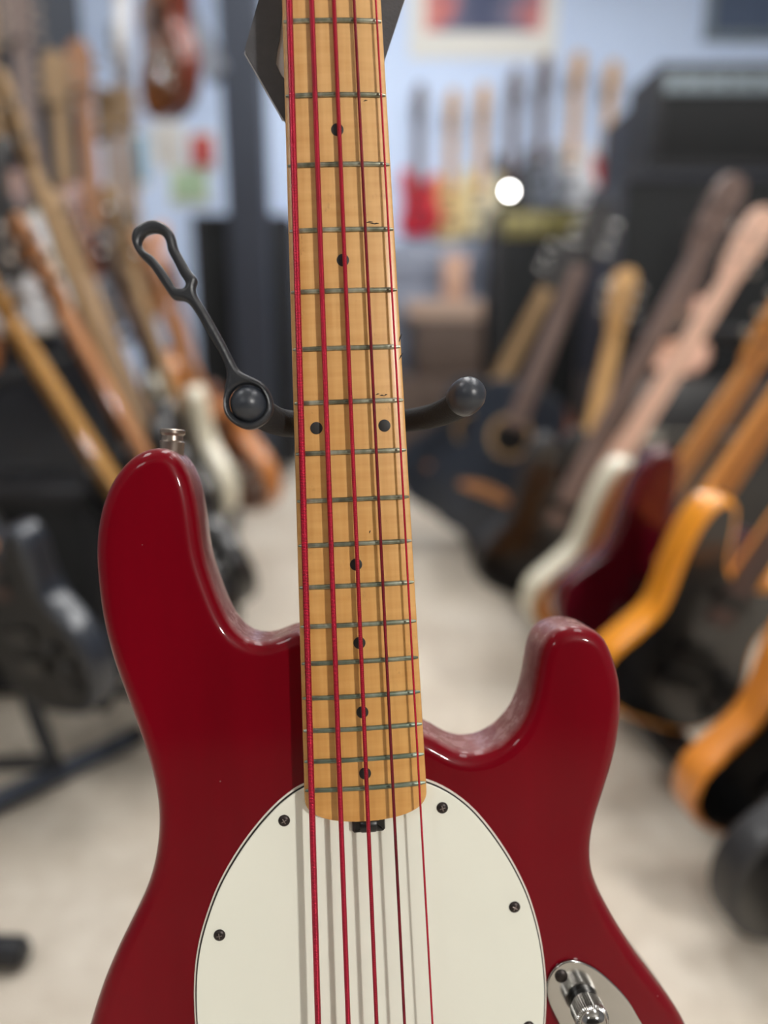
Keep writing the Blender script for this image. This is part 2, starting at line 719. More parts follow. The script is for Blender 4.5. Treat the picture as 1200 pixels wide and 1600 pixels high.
# ceiling panels -------------------------------------------------
M_lampframe = mat('white_lamp_frame', rgb(225, 225, 225), 0.5)
M_diff = mat('lamp_diffuser', rgb(240, 240, 240), 0.5, emit=(1.0, 0.995, 0.985, 1), estr=PANEL_POWER)
PANELS = [(-1.9, -2.6, ''), (-1.5, 0.9, ''), (1.2, 0.9, ''), (-1.5, 2.9, ''), (1.2, 2.9, ''), (0.0, 1.7, ''), (0.0, 3.5, '')]  # last two panels are added to brighten the aisle floor and back wall
PLAB = ['ceiling light panel behind the photographer on the left', 'ceiling light panel over the near end of the left guitar row',
        'ceiling light panel over the near end of the right guitar row', 'ceiling light panel over the far end of the left guitar row',
        'ceiling light panel over the far end of the right guitar row',
        'added ceiling light panel brightening the middle of the aisle', 'added ceiling light panel brightening the aisle near the back wall']
for (x, y, _), lb in zip(PANELS, PLAB):
    e = empty('ceiling_light', Matrix.Translation((x, y, ZC)))
    tag(e, lb, 'ceiling light', 'ceiling light panels')
    b = MB()
    for q in ((-.32, .32, -.62, -.59), (-.32, .32, .59, .62), (-.32, -.29, -.59, .59), (.29, .32, -.59, .59)):
        b.add(*bevbox(q[0], q[1], q[2], q[3], -.05, -.001, .003))
    build('lamp_frame', b, M_lampframe, e)
    build('diffuser', mb_box(-.288, .288, -.588, .588, -.04, -.015, .002), M_diff, e)

# track lamp behind the photographer (carries the key light)
d = (Vector((0, .6, .65)) - KEY_POS).normalized()
e = empty('track_lamp', Matrix.Translation(KEY_POS))
tag(e, 'black track lamp under the ceiling behind the photographer', 'lamp')
b = MB()
b.add(*lathe([(0.05, -.26), (.09, -.24), (.135, -.06), (.14, .005), (.132, .005), (.128, -.02)], (0, 0, 0), d, 28))
build('lamp_head', b, M_steelblk, e)
build('lamp_arm', mb_tube([-d * .2, -d * .2 + Vector((0, 0, .2)), Vector((-d.x * .2, -d.y * .2, ZC - KEY_POS.z - .001))], .012), M_steelblk, e)

# ================================================================== the red bass
SC = 0.8636
HB = -0.0105                 # body top below the fingerboard plane
TH = 0.041                   # body thickness
HG = HB + 0.0026             # pickguard top


def fpos(n):                 # local y of fret n
    return LOWEND - (SC * (1 - 2 ** (-n / 12.0)) - SC / 2)


def nw(y):                   # neck width at local y
    v = LOWEND - y
    return 0.05785 + 0.03642 * v


bass = empty('bass_guitar', BM)
tag(bass, 'wine red five-string bass guitar with cream oval pickguard and maple neck', 'bass guitar')

# ---- body outline: b = read on the back edge, f = on the front edge
FR = HB - 0.005
BK = HB - TH + 0.004
body_px = [
    (468, 966, 'b'), (447, 980, 'b'), (420, 988, 'b'), (390, 980, 'b'), (367, 950, 'b'), (347, 900, 'b'), (333, 857, 'b'),
    (326, 800, 'b'), (319, 760, 'b'), (306, 724, 'b'), (284, 704, 'm'), (262, 697, 'f'), (238, 697, 'f'), (217, 705, 'f'),
    (196, 721, 'f'), (177, 747, 'f'), (163, 776, 'f'), (153, 815, 'f'), (149, 860, 'f'), (152, 907, 'f'),
    (159, 962, 'f'), (175, 1027, 'f'), (197, 1088, 'f'), (219, 1149, 'f'), (236, 1202, 'f'), (246, 1250, 'f'),
    (248, 1285, 'f'), (244, 1333, 'f'), (232, 1381, 'f'), (210, 1429, 'f'), (184, 1481, 'f'), (160, 1538, 'f'),
    (141, 1597, 'f'), (118, 1690, 'f'), (112, 1800, 'f'), (135, 1930, 'f'), (195, 2070, 'f'), (300, 2190, 'f'),
    (450, 2265, 'f'), (620, 2280, 'f'), (790, 2262, 'f'), (940, 2190, 'f'), (1055, 2070, 'f'), (1115, 1930, 'f'),
    (1125, 1810, 'f'), (1102, 1700, 'f'), (1054, 1597, 'b'), (1035, 1544, 'b'), (1018, 1514, 'b'), (1000, 1490, 'b'), (975, 1457, 'b'),
    (952, 1425, 'b'), (936, 1397, 'm'), (926, 1368, 'f'), (922, 1335, 'f'), (924, 1305, 'f'), (930, 1278, 'f'), (939, 1250, 'f'),
    (951, 1213, 'f'), (963, 1170, 'f'), (970, 1125, 'f'), (971, 1081, 'f'), (965, 1044, 'f'), (952, 1012, 'f'), (935, 991, 'm'),
    (914, 973, 'b'), (890, 962, 'b'), (865, 959, 'b'), (843, 963, 'b'), (827, 975, 'b'), (819, 996, 'b'), (815, 1025, 'b'),
    (808, 1066, 'b'), (796, 1097, 'b'), (774, 1125, 'b'), (749, 1141, 'b'), (724, 1147, 'b'), (702, 1145, 'b'),
    (681, 1134, 'b'), (663, 1117, 'b')]
ol = []
for x, y, k in body_px:
    p = P(x, y, {'f': FR, 'b': BK, 'm': (FR + BK) / 2}[k])
    ol.append((p.x, p.y))
# close across the neck pocket, under the neck
ol = ol + [(ol[-1][0] - .012, ol[-1][1] + .004), (ol[0][0] + .012, ol[0][1] - .006)]
body_ol = smooth_loop(resample(catmull(ol, 8), 420), 6)
build('body', mb_slab(body_ol, HB - TH, HB, r_top=.0085, r_bot=.0085, seg=10), M_red, bass, angle=50)

# ---- pickguard: three plies, each a little smaller than the one below
pg_px = [(470, 1226), (442, 1245), (420, 1266), (395, 1295), (372, 1327), (352, 1360), (337, 1390), (324, 1425), (312, 1465),
         (305, 1507), (303, 1550), (305, 1600), (314, 1670), (340, 1760), (390, 1850), (470, 1915), (575, 1940),
         (680, 1915), (765, 1850), (822, 1760), (845, 1670), (852, 1600), (854, 1545), (851, 1505), (847, 1475), (840, 1442), (828, 1402),
         (815, 1372), (796, 1337), (771, 1300), (743, 1266), (715, 1242), (690, 1227), (668, 1218), (620, 1206), (570, 1202), (520, 1208)]
pg = []
for x, y in pg_px:
    p = P(x, y, HB + .001)
    pg.append((p.x, p.y))
pg = smooth_loop(resample(catmull(pg, 6), 240), 4)
g0 = build('pickguard', mb_slab(inset(pg, .0016), HB + .0017, HG, r_top=.0003, seg=2), M_guard, bass)
build('white_edge_ply', mb_slab(pg, HB - .0002, HB + .0009), M_guardw, g0)
build('black_edge_ply', mb_slab(inset(pg, .0009), HB + .0009, HB + .0017), M_ply, g0)
for x, y in ((444, 1282), (691, 1262), (804, 1417), (343, 1461), (826, 1604), (330, 1690)):
    p = P(x, y, HG)
    b = mb_lathe([(.0031, -.0006), (.0031, .0003), (.0026, .0009), (.0014, .0013), (.0003, .0014)], p, (0, 0, 1), 24)
    r_ = random.uniform(0, PI / 2)
    for a in (r_, r_ + PI / 2):
        c, s_ = math.cos(a) * .0015, math.sin(a) * .0015
        b.add(*tube([p + Vector((-c, -s_, .00112)), p + Vector((0, 0, .0013)), p + Vector((c, s_, .00112))], .00032, 6), 1)
    build('screw', b, [M_screw, M_scross], g0)

# ---- neck
y_nut = fpos(0)
end_c = P(572, 1283, 0).y
side_end = P(572, 1243, 0).y
ys = []
k = 0
yy = y_nut
while yy > side_end:
    ys.append(yy)
    yy -= .02
for k in range(0, 15):
    ys.append(side_end + (end_c - side_end) * math.sin(k / 14 * PI / 2) ** 1.0)
V, F = [], []
NS = None
for y in ys:
    w = nw(y) / 2
    if y < side_end:
        t = min(1, (side_end - y) / (side_end - end_c))
        w *= max(.02, (1 - t ** 2.6)) ** (1 / 2.6)
    dep = .0215 if y > .50 else .0215
    sec = []
    m = 10
    for i in range(m + 1):
        x = -w + .0012 + (2 * w - .0024) * i / m
        sec.append((x, -x * x / .56))
    ez = -w * w / .56
    sec += [(w - .0003, ez - .0004), (w, ez - .0014), (w, ez - .005)]
    for i in range(1, 14):
        a = i / 14 * PI
        sec.append((w * math.cos(a), ez - .005 - (dep - .006) * math.sin(a) ** .8))
    sec += [(-w, ez - .005), (-w, ez - .0014), (-w + .0003, ez - .0004)]
    NS = len(sec)
    V += [(x, y, z) for x, z in sec]
for i in range(len(ys) - 1):
    for k in range(NS):
        j = (k + 1) % NS
        F.append((i * NS + k, i * NS + j, (i + 1) * NS + j, (i + 1) * NS + k))
F.append(tuple(range(NS)))
F.append(tuple(range((len(ys) - 1) * NS + NS - 1, (len(ys) - 1) * NS - 1, -1)))
b = MB()
b.add(V, F)
neck = build('neck', b, M_maple, bass, angle=40)

# ---- frets
for n in range(1, 22):
    y = fpos(n)
    w = nw(y) / 2 - .0006
    path = []
    for i in range(15):
        x = -w + 2 * w * i / 14
        path.append((x, y, -x * x / .56 + .0001))
    rad = [.0013] * 15
    rad[0] = rad[-1] = .0006
    b = MB()
    V, F = tube(path, rad, 12)
    V = [(v[0], v[1] + random.uniform(-.00006, .00006), v[2] + random.uniform(-.00005, .00005)) for v in V]
    b.add(V, F)
    build('fret', b, M_fret, neck)
# nut
yn = y_nut
build('nut', mb_box(-.0215, .0215, yn - .001, yn + .004, -.004, .0016, .0005), M_guardw, neck)

# ---- position dots
dots = [(0, 3), (0, 5), (0, 7), (0, 9), (0, 15), (0, 17), (0, 19), (0, 21), (-.0172, 12), (.0176, 12)]
for x, n in dots:
    y = (fpos(n) + fpos(n - 1)) / 2
    build('position_dot', mb_lathe([(.00315, -.002), (.00315, .00018), (.0028, .00024)], (x, y, -x * x / .56), (0, 0, 1), 28), M_dot, neck)

# ---- small dark nicks in the fingerboard lacquer
for (x, y, L_, a) in ((577, 347, .0018, .1), (582, 349, .0016, -.2), (588, 349, .0014, .1), (590, 616, .001, .3), (597, 618, .0013, -.1), (603, 617, .0008, .4),
                      (571, 157, .001, .2), (626, 527, .0022, 1.2), (627, 556, .002, 1.0), (578, 831, .0008, 1.2)):
    p = P(x, y, 0)
    zz = -p.x * p.x / .56
    build('lacquer_nick', mb_tube([(p.x - math.cos(a) * L_, p.y - math.sin(a) * L_, zz), (p.x, p.y + .0002, zz), (p.x + math.cos(a) * L_, p.y + math.sin(a) * L_, zz)],
                                  [.00012, .00035, .00012], 6), M_slot, neck)

# ---- truss rod wheel under the neck end
pa, pb = P(549, 1278, HG + .002), P(602, 1297, HG + .002)
b = MB()
b.add(*bevbox(pa.x, pb.x, pb.y, pa.y + .008, HG - .002, HG + .0035, .0012))
b.add(*lathe([(.0042, 0), (.0046, .001), (.0046, .008), (.0042, .009)], ((pa.x + pb.x) / 2 - .0045, (pa.y + pb.y) / 2, HG + .001), (1, 0, 0), 18))
build('truss_rod_wheel', b, M_plastic, bass)

# ---- headstock with tuners (above the frame)
hs = [(-.021, y_nut), (.021, y_nut), (.03, y_nut + .03), (.044, y_nut + .06), (.048, y_nut + .15), (.03, y_nut + .2), (-.01, y_nut + .215),
      (-.04, y_nut + .19), (-.046, y_nut + .12), (-.042, y_nut + .05), (-.03, y_nut + .03)]
hs = smooth_loop(resample(catmull(hs, 5), 90), 2)
build('headstock', mb_slab(hs, -.02, -.006, .002, .002, 3), M_maple, bass)
for (x, y) in ((-.028, .06), (-.03, .1), (-.03, .14), (-.024, .18), (.032, .1)):
    s = -1 if x < 0 else 1
    t_ = build('tuner', mb_lathe([(.009, -.006), (.009, -.004), (.006, -.003), (.0055, .006), (.007, .008), (.003, .009)], (x, y_nut + y, 0), (0, 0, 1), 18), M_chrome, bass)
    b = MB()
    b.add(*tube([(x, y_nut + y, -.026), (x + s * .03, y_nut + y, -.026)], .003, 10))
    b.add(*sphere((x + s * .042, y_nut + y, -.026), .012, 12, 8, (1, .9, .35)))
    build('tuner_key', b, M_chrome, t_)

# ---- strings
GA = [.00325, .00265, .00215, .00160, .00112]
st_top = [452.0, 487.0, 521.6, 553.2, 587.2]
st_bot = [497.0, 544.2, 588.5, 632.2, 675.8]
hi1, lo1 = rgb(212, 26, 66), rgb(92, 4, 20)
SM = [mat_string('red_wound_string', hi1, lo1, .00075), None, None, None, None]
SM[1] = mat_string('red_wound_string_b', hi1, lo1, .00062)
SM[2] = mat_string('red_wound_string_c', rgb(206, 26, 60), lo1, .0005)
SM[3] = mat_string('dull_wine_string', rgb(168, 24, 50), rgb(84, 6, 20), .0004, .5)
SM[4] = mat_string('bright_red_string', rgb(220, 36, 66), rgb(150, 14, 34), .0004)
for i in range(5):
    hA, hB_ = .0026 + .0002, .0056
    a, c = P(st_top[i], 0, hA), P(st_bot[i], 1600, hB_)
    dv = (c - a) / (c.y - a.y)
    p0 = a + dv * (y_nut - a.y)
    p1 = a + dv * (.087 - a.y)
    pts = [p0 + (p1 - p0) * (k / 40) for k in range(41)]
    so = build('string', mb_tube(pts, GA[i] / 2, 14), SM[i], bass)
    if i == 3:
        so['label'] = 'dull wine coloured fourth string'

# ---- pickup and bridge (below the frame)
p = P(590, 1760, HG)
build('pickup', mb_box(p.x - .047, p.x + .047, p.y - .02, p.y + .02, HG - .003, HG + .007, .004), M_plastic, bass)
br = build('bridge', mb_box(-.045 + P(610, 2100, HB).x, .045 + P(610, 2100, HB).x, .055, .105, HB - .001, HB + .004, .002), M_chrome, bass)
for i in range(5):
    a = P(st_top[i], 0, .0028)
    c = P(st_bot[i], 1600, .0056)
    dv = (c - a) / (c.y - a.y)
    p1 = a + dv * (.087 - a.y)
    build('saddle', mb_box(p1.x - .006, p1.x + .006, .078, .094, HB + .003, p1.z - GA[i] / 2, .0015), M_chrome, br)

# ---- chrome control plate with knob
cp_px = [(894, 1501), (876, 1506), (861, 1521), (855, 1543), (858, 1566), (867, 1586), (880, 1612), (905, 1665), (945, 1730), (990, 1785), (1030, 1815),
         (1062, 1810), (1075, 1780), (1068, 1730), (1040, 1665), (1012, 1614), (1000, 1594), (981, 1562), (956, 1535), (932, 1515), (912, 1505)]
cp = []
for x, y in cp_px:
    q = P(x, y, HB + .002)
    cp.append((q.x, q.y))
cp = smooth_loop(resample(catmull(cp, 6), 150), 2)
plate = build('control_plate', mb_slab(cp, HB - .0005, HB + .002, .0007, 0, 3), M_chrome, bass)
p = P(877, 1525, HB + .002)
build('screw', mb_lathe([(.0036, -.0004), (.0036, .0004), (.0028, .0011), (.0004, .0014)], p, (0, 0, 1), 20), M_screw, plate)


def knob(px, py):
    q = P(px, py, HB + .002)
    o = build('control_knob', mb_lathe([(.0082, .0), (.0082, .0030), (.0062, .0034)], q, (0, 0, 1), 32), M_plastic, plate)  # black base ring stands in for the dark shadow and reflection under the knob
    b = MB()
    prof = [(.0076, .0034), (.0084, .0042)]
    V, F = lathe([(.0062, .0030), (.0086, .0036), (.0090, .0042), (.0090, .0142), (.0084, .0150), (.0074, .0154)], q, (0, 0, 1), 96)
    # knurl: every other column pushed in
    V2 = []
    for idx, v in enumerate(V):
        rr = idx // 96
        if rr in (1, 2, 3, 4) and (idx % 96) % 2:
            d_ = Vector((v.x - q.x, v.y - q.y, 0))
            v = v - d_ * .055
        V2.append(v)
    b.add(V2, F)
    build('knurled_sleeve', b, M_knurl, o, angle=20)
    build('knob_dome', mb_lathe([(.0074, .0150), (.0070, .0164), (.0056, .0180), (.0034, .0190), (.0006, .0194)], q, (0, 0, 1), 32), M_chrome, o)


knob(912, 1566)
knob(965, 1660)
knob(1020, 1745)

# ---- strap button on the upper horn
q = P(269, 697, HB - TH * .55)
ax = Vector((.10, 1, .02)).normalized()
build('strap_button', mb_lathe([(.0060, -.012), (.0066, .0006), (.0068, .0022), (.0058, .0030), (.0056, .0056), (.0062, .0064), (.0068, .0070), (.0068, .0086), (.0060, .0092), (.002, .0093)],
                               q, ax, 28), M_nickel, bass)

# ================================================================== card tag behind the neck
HT = -.029
outer = [(414, -40), (405, 0), (394, 38), (382, 80), (442, 185), (522, 318), (575, 170), (605, 82), (632, 0), (652, -60), (640, -130), (430, -130)]
inner = [(437, 62), (433, 80), (431, 100), (440, 119), (470, 150), (540, 150), (580, 60), (585, -60), (450, -60)]
tagroot = empty('hang_tag', BM @ Matrix.Translation((0, P(522, 318, HT).y, HT)))
tag(tagroot, 'dark grey folded card tag hanging behind the maple neck', 'tag')
INV = Matrix.Translation((0, -P(522, 318, HT).y, -HT))


def loc(px, py, h):
    return INV @ P(px, py, h)


# ring between outer and inner outline: bridge strips by resampling both around their common centre
def polar_sort(pts, n, c):
    o = resample(pts, 600)
    out = []
    for k in range(n):
        a = 2 * PI * k / n - PI
        best = min(o, key=lambda q: abs((math.atan2(q[1] - c[1], q[0] - c[0]) - a + PI) % (2 * PI) - PI))
        out.append(best)
    return out


O2 = [tuple(loc(x, y, HT)[:2]) for x, y in outer]
I2 = [tuple(loc(x, y, HT)[:2]) for x, y in inner]
cc = loc(510, 40, HT)
NR = 160
O3, I3 = polar_sort(O2, NR, cc), polar_sort(I2, NR, cc)
V, F = [], []
for z in (-.0008, .0008):
    V += [(x, y, z) for x, y in O3] + [(x, y, z) for x, y in I3]
for k in range(NR):
    j = (k + 1) % NR
    F += [(k, NR + k, NR + j, j), (2 * NR + k, 2 * NR + j, 3 * NR + j, 3 * NR + k), (k, j, 2 * NR + j, 2 * NR + k), (NR + k, 3 * NR + k, 3 * NR + j, NR + j)]
b = MB()
b.add(V, F)
build('card', b, M_card, tagroot)
build('paper_backing', mb_slab([tuple(loc(x, y, HT)[:2]) for x, y in ((386, 66), (381, 81), (441, 186), (560, 190), (560, -60), (430, -60))], -.0024, -.0012), M_paper, tagroot)
hb = INV @ Vector((0, y_nut + .02, HT))
build('cord', mb_tube([loc(520, -128, HT), hb], .001, 8), M_plastic, tagroot)

# ================================================================== guitar stand of the bass
HY = -.044
stand_base = Vector((BASE.x + .0, BASE.y + .14, 0))
SMX = Matrix.Translation(stand_base)
stand = empty('guitar_stand', SMX)
tag(stand, 'black tubular guitar stand with rubber yoke holding the bass neck', 'guitar stand')
SI = SMX.inverted()


def S(px, py, h):
    return SI @ (BM @ P(px, py, h))


def SL(v):
    return SI @ (BM @ Vector(v))


# yoke
yc = S(548, 662, HY)
lp = [yc, S(500, 664, HY + .002), S(462, 663, -.030), S(432, 658, -.014), S(408, 645, -.002), S(392, 634, .007)]
rp = [yc, S(600, 661, HY + .002), S(638, 657, -.034), S(676, 650, -.020), S(708, 637, -.006), S(728, 620, .006)]
for pth, rr in ((lp, [.007, .007, .0072, .0074, .0078, .0080]), (rp, [.006, .006, .0063, .0066, .0072, .0080])):
    p2 = catmull([tuple(v) for v in pth], 6, closed=False)
    r2 = [rr[min(int(i / 6), 5)] + (rr[min(int(i / 6) + 1, 5)] - rr[min(int(i / 6), 5)]) * (i % 6) / 6 for i in range(len(p2))]
    arm = build('yoke_arm', mb_tube(p2, r2, 18), M_foam, stand)
    e0, e1 = Vector(p2[-1]), Vector(p2[-4])
    dd = (e0 - e1).normalized()
    b = MB()
    b.add(*lathe([(.0078, -.006), (.0090, -.0045), (.0094, 0), (.0090, .004), (.0076, .0074), (.0052, .0098), (.0026, .0110), (.0005, .0113)], e0, dd, 28))
    build('end_cap', b, M_rubcap, arm)

# locking strap: outline traced on the plane of its knob, 4 mm thick
so = [(300, 150), (360, 165), (405, 205), (425, 250), (437, 300), (470, 360), (510, 425), (545, 468), (531, 515), (545, 560), (590, 632), (640, 720), (690, 810), (730, 890),
      (770, 958), (830, 990), (890, 1020), (930, 1070), (950, 1130), (945, 1190), (905, 1240), (840, 1272), (780, 1265), (720, 1230), (686, 1180), (680, 1110), (690, 1040),
      (700, 965), (672, 880), (612, 780), (552, 672), (502, 602), (466, 580), (415, 575), (380, 530), (340, 470), (290, 400), (240, 350), (205, 300), (188, 250), (200, 200), (245, 165)]
si = [(310, 215), (350, 225), (375, 262), (385, 312), (420, 380), (450, 440), (480, 488), (462, 515), (425, 510), (390, 455), (345, 390), (300, 340), (255, 310), (240, 270), (264, 230)]
KS = 350.0 / 1200.0


def strap_z(px, py):         # strap bends back a little towards its slotted end
    return .012 + .0


def to_local(pts):
    return [tuple(P(150 + x * KS, 300 + y * KS, .012)[:2]) for x, y in pts]


sO = smooth_loop(resample(catmull(to_local(so), 4), 200), 1)
sI = smooth_loop(resample(catmull(to_local(si), 4), 90), 1)
cb = P(150 + 812 * KS, 300 + 1130 * KS, .012)
sR = [(cb.x + .0091 * math.cos(2 * PI * k / 48), cb.y + .0091 * math.sin(2 * PI * k / 48)) for k in range(48)]

from mathutils.geometry import delaunay_2d_cdt


def ccw(o):
    return o if area2(o) > 0 else o[::-1]


def plate_with_holes(outer, holes, z0, z1, r):
    """flat plate, rounded edges, with holes: caps by constrained delaunay, walls by rings"""
    loops = [ccw(outer)] + [ccw(h)[::-1] for h in holes]       # inset() moves left of travel: into the material for both
    rings = []
    seg = 4
    for k in range(seg + 1):
        a = k / seg * PI / 2
        rings.append((r * (1 - math.sin(a)), z0 + r * (1 - math.cos(a))))
    for k in range(seg + 1):
        a = k / seg * PI / 2
        rings.append((r * (1 - math.cos(a)), z1 - r * (1 - math.sin(a))))
    V, F = [], []
    for lp_ in loops:
        n = len(lp_)
        o = len(V)
        for dI, z in rings:
            V += [(x, y, z) for x, y in (inset(lp_, dI) if dI else lp_)]
        for k in range(len(rings) - 1):
            for i in range(n):
                j = (i + 1) % n
                F.append((o + k * n + i, o + k * n + j, o + (k + 1) * n + j, o + (k + 1) * n + i))
    caps = [inset(lp_, r) for lp_ in loops]
    pts, edges = [], []
    for c_ in caps:
        o = len(pts)
        pts += [Vector(q) for q in c_]
        edges += [(o + i, o + (i + 1) % len(c_)) for i in range(len(c_))]
    vo, eo, fo, *_ = delaunay_2d_cdt(pts, edges, [], 0, 1e-7)

    def inside(poly, x, y):
        r_ = False
        for i in range(len(poly)):
            x1, y1 = poly[i - 1]
            x2, y2 = poly[i]
            if (y1 > y) != (y2 > y) and x < (x2 - x1) * (y - y1) / (y2 - y1) + x1:
                r_ = not r_
        return r_
    tri = []
    for f in fo:
        cx = sum(vo[i].x for i in f) / len(f)
        cy = sum(vo[i].y for i in f) / len(f)
        if inside(caps[0], cx, cy) and not any(inside(h, cx, cy) for h in caps[1:]):
            tri.append(tuple(f))
    for z, flip in ((z1, False), (z0, True)):
        o = len(V)
        V += [(q.x, q.y, z) for q in vo]
        for f in tri:
            F.append(tuple(o + i for i in (f[::-1] if flip else f)))
    return V, F


V, F = plate_with_holes(sO, [sI, sR], .0075, .0135, .0022)
b = MB()
b.add([SL(v) for v in V], F)
build('locking_strap', b, M_rubber, stand)

# post, cradle and legs (behind and below the body)
tip = yc + (SI.to_3x3() @ (BV * .02 - BN * .004))
low = Vector((0.0, -.005, .14))
build('post', mb_tube([yc + Vector((0, .004, .0)), tip, Vector((tip.x * .9, tip.y + .02, tip.z - .06)), Vector((0, .035, .42)), low, Vector((0, 0, .10))], [.008, .009, .010, .0105, .0115, .0115], 14), M_steelblk, stand)
b = MB()
b.add(*lathe([(.02, 0), (.024, .01), (.024, .07), (.018, .08)], (0, 0, .08), (0, 0, 1), 20))
build('hub', b, M_steelblk, stand)
for a in (-2.35, -.79, 1.57):
    f = Vector((math.cos(a) * .30, math.sin(a) * .30, .012))
    lg = build('leg', mb_tube([(0, 0, .10), (f.x * .6, f.y * .6, .06), f], .009, 12), M_steelblk, stand)
    build('rubber_foot', mb_tube([f * .88 + Vector((0, 0, .002)), f, f * 1.06 + Vector((0, 0, -.0005))], [.011, .0118, .009], 12), M_rubber, lg)
for s in (-1, 1):
    tgt = SL((s * .07, -.009, HB - TH - .012))
    tgt2 = SL((s * .07, -.009, HB + .03))
    ar = build('cradle_arm', mb_tube([(0, 0, .13), (s * .03, -.02, .135), tgt, tgt2], .008, 12), M_foam, stand)
    build('end_cap', mb_tube([tgt2, tgt2 + SI.to_3x3() @ (BN * .012)], [.0095, .006], 12), M_rubcap, ar)

# ================================================================== guitars of the shop
def C8(r, g, b):
    return rgb(r, g, b)


def paint(name, r, g, b, rough=0.3, coat=0.8, var=0.1, scale=6):
    return mat(name, rgb(r, g, b), rough, coat=coat, var=var, scale=scale)


P_black = paint('black_gloss_paint', 12, 12, 14)
P_satin = paint('black_satin_paint', 14, 14, 17, .55, 0)
P_char = paint('charcoal_satin_paint', 38, 38, 40, .5, .2)
P_slate = paint('slate_blue_black_paint', 34, 42, 54, .35, .5)
P_amber = paint('amber_lacquer', 232, 150, 34, var=.15)
P_orange = paint('orange_lacquer', 224, 140, 52, var=.15)
P_honey = paint('honey_lacquer', 190, 120, 60, var=.2)
P_brown = paint('brown_burst_lacquer', 120, 62, 22, var=.3)
P_sunb = paint('orange_burst_lacquer', 176, 100, 24, var=.35)
P_redbr = paint('red_brown_lacquer', 110, 40, 16, var=.3)
P_cream = paint('cream_paint', 226, 220, 198, var=.05)
P_butter = paint('butter_yellow_paint', 236, 218, 160, var=.05)
P_white = paint('white_paint', 226, 228, 232, var=.04)
P_wine = paint('dark_wine_paint', 78, 4, 20, .2, 1)
P_red = paint('bright_red_paint', 214, 24, 48)
P_grey = paint('silver_grey_paint', 130, 136, 148)
P_peach = paint('peach_paint', 222, 172, 148, .5, .2)
P_blue = paint('blue_violet_cloth', 62, 54, 168, .8, 0)
W_maple = mat('pale_maple_wood', rgb(216, 170, 110), .4, coat=.2, var=.12, scale=15)
W_dull = mat('dull_dimmed_maple_wood', rgb(160, 130, 92), .55, coat=0, var=.2, scale=15)  # maple darkened to stand in for dim light at left; plain dull tone elsewhere
W_maple2 = mat('tinted_maple_wood', rgb(214, 146, 72), .4, coat=.3, var=.14, scale=15)
W_tan = mat('tan_mahogany_wood', rgb(176, 120, 74), .45, coat=.2, var=.15, scale=15)
W_mustard = mat('mustard_maple_wood', rgb(176, 128, 58), .45, coat=.2, var=.15, scale=15)
W_rose = mat('rosewood', rgb(74, 54, 48), .5, var=.25, scale=30)
W_roseg = mat('greyed_rosewood', rgb(116, 98, 92), .45, var=.2, scale=30)
W_pink = mat('pale_pink_wood', rgb(226, 186, 164), .4, var=.1, scale=15)
M_tort = mat('dark_tortoise_guard', rgb(46, 20, 16), .3, var=.5, scale=60)
M_wg = mat('white_guard', rgb(220, 220, 214), .4, var=.03)
M_gold = mat('gold_metal', rgb(200, 160, 80), .3, metal=1)

OUT = {}
OUT['double'] = [(0, 0), (.08, .004), (.13, .03), (.156, .08), (.15, .13), (.125, .175), (.113, .21), (.12, .255), (.135, .30), (.13, .335),
                 (.106, .343), (.08, .325), (.055, .302), (.03, .295), (-.03, .298), (-.052, .318), (-.075, .36), (-.10, .395), (-.132, .396),
                 (-.15, .36), (-.146, .30), (-.128, .235), (-.12, .19), (-.138, .14), (-.158, .085), (-.135, .03), (-.08, .004)]
OUT['single'] = [(0, 0), (.08, .006), (.135, .04), (.163, .095), (.158, .145), (.13, .195), (.115, .225), (.122, .265), (.132, .30), (.125, .33),
                 (.10, .335), (.07, .315), (.045, .295), (.03, .30), (-.03, .35), (-.06, .352), (-.105, .345), (-.13, .315), (-.13, .275),
                 (-.115, .23), (-.13, .19), (-.158, .145), (-.163, .095), (-.135, .04), (-.08, .006)]
OUT['acoustic'] = [(0, 0), (.09, .006), (.155, .045), (.192, .11), (.19, .175), (.155, .235), (.128, .28), (.128, .33), (.142, .39), (.135, .44), (.10, .478),
                   (.04, .49), (-.04, .49), (-.10, .478), (-.135, .44), (-.142, .39), (-.128, .33), (-.128, .28), (-.155, .235), (-.19, .175), (-.192, .11),
                   (-.155, .045), (-.09, .006)]
SPEC = {'double': (.30, .36, .045, .46), 'single': (.31, .33, .048, .45), 'acoustic': (.49, .36, .10, .36), 'bass': (.30, .58, .045, .62)}
CACHE = {}


def cached(key, fn, mats, angle=35):
    k = (key,) + tuple(m.name for m in (mats if isinstance(mats, (list, tuple)) else [mats]))
    if k not in CACHE:
        CACHE[k] = fn().mesh(key, mats, angle)
    return CACHE[k]


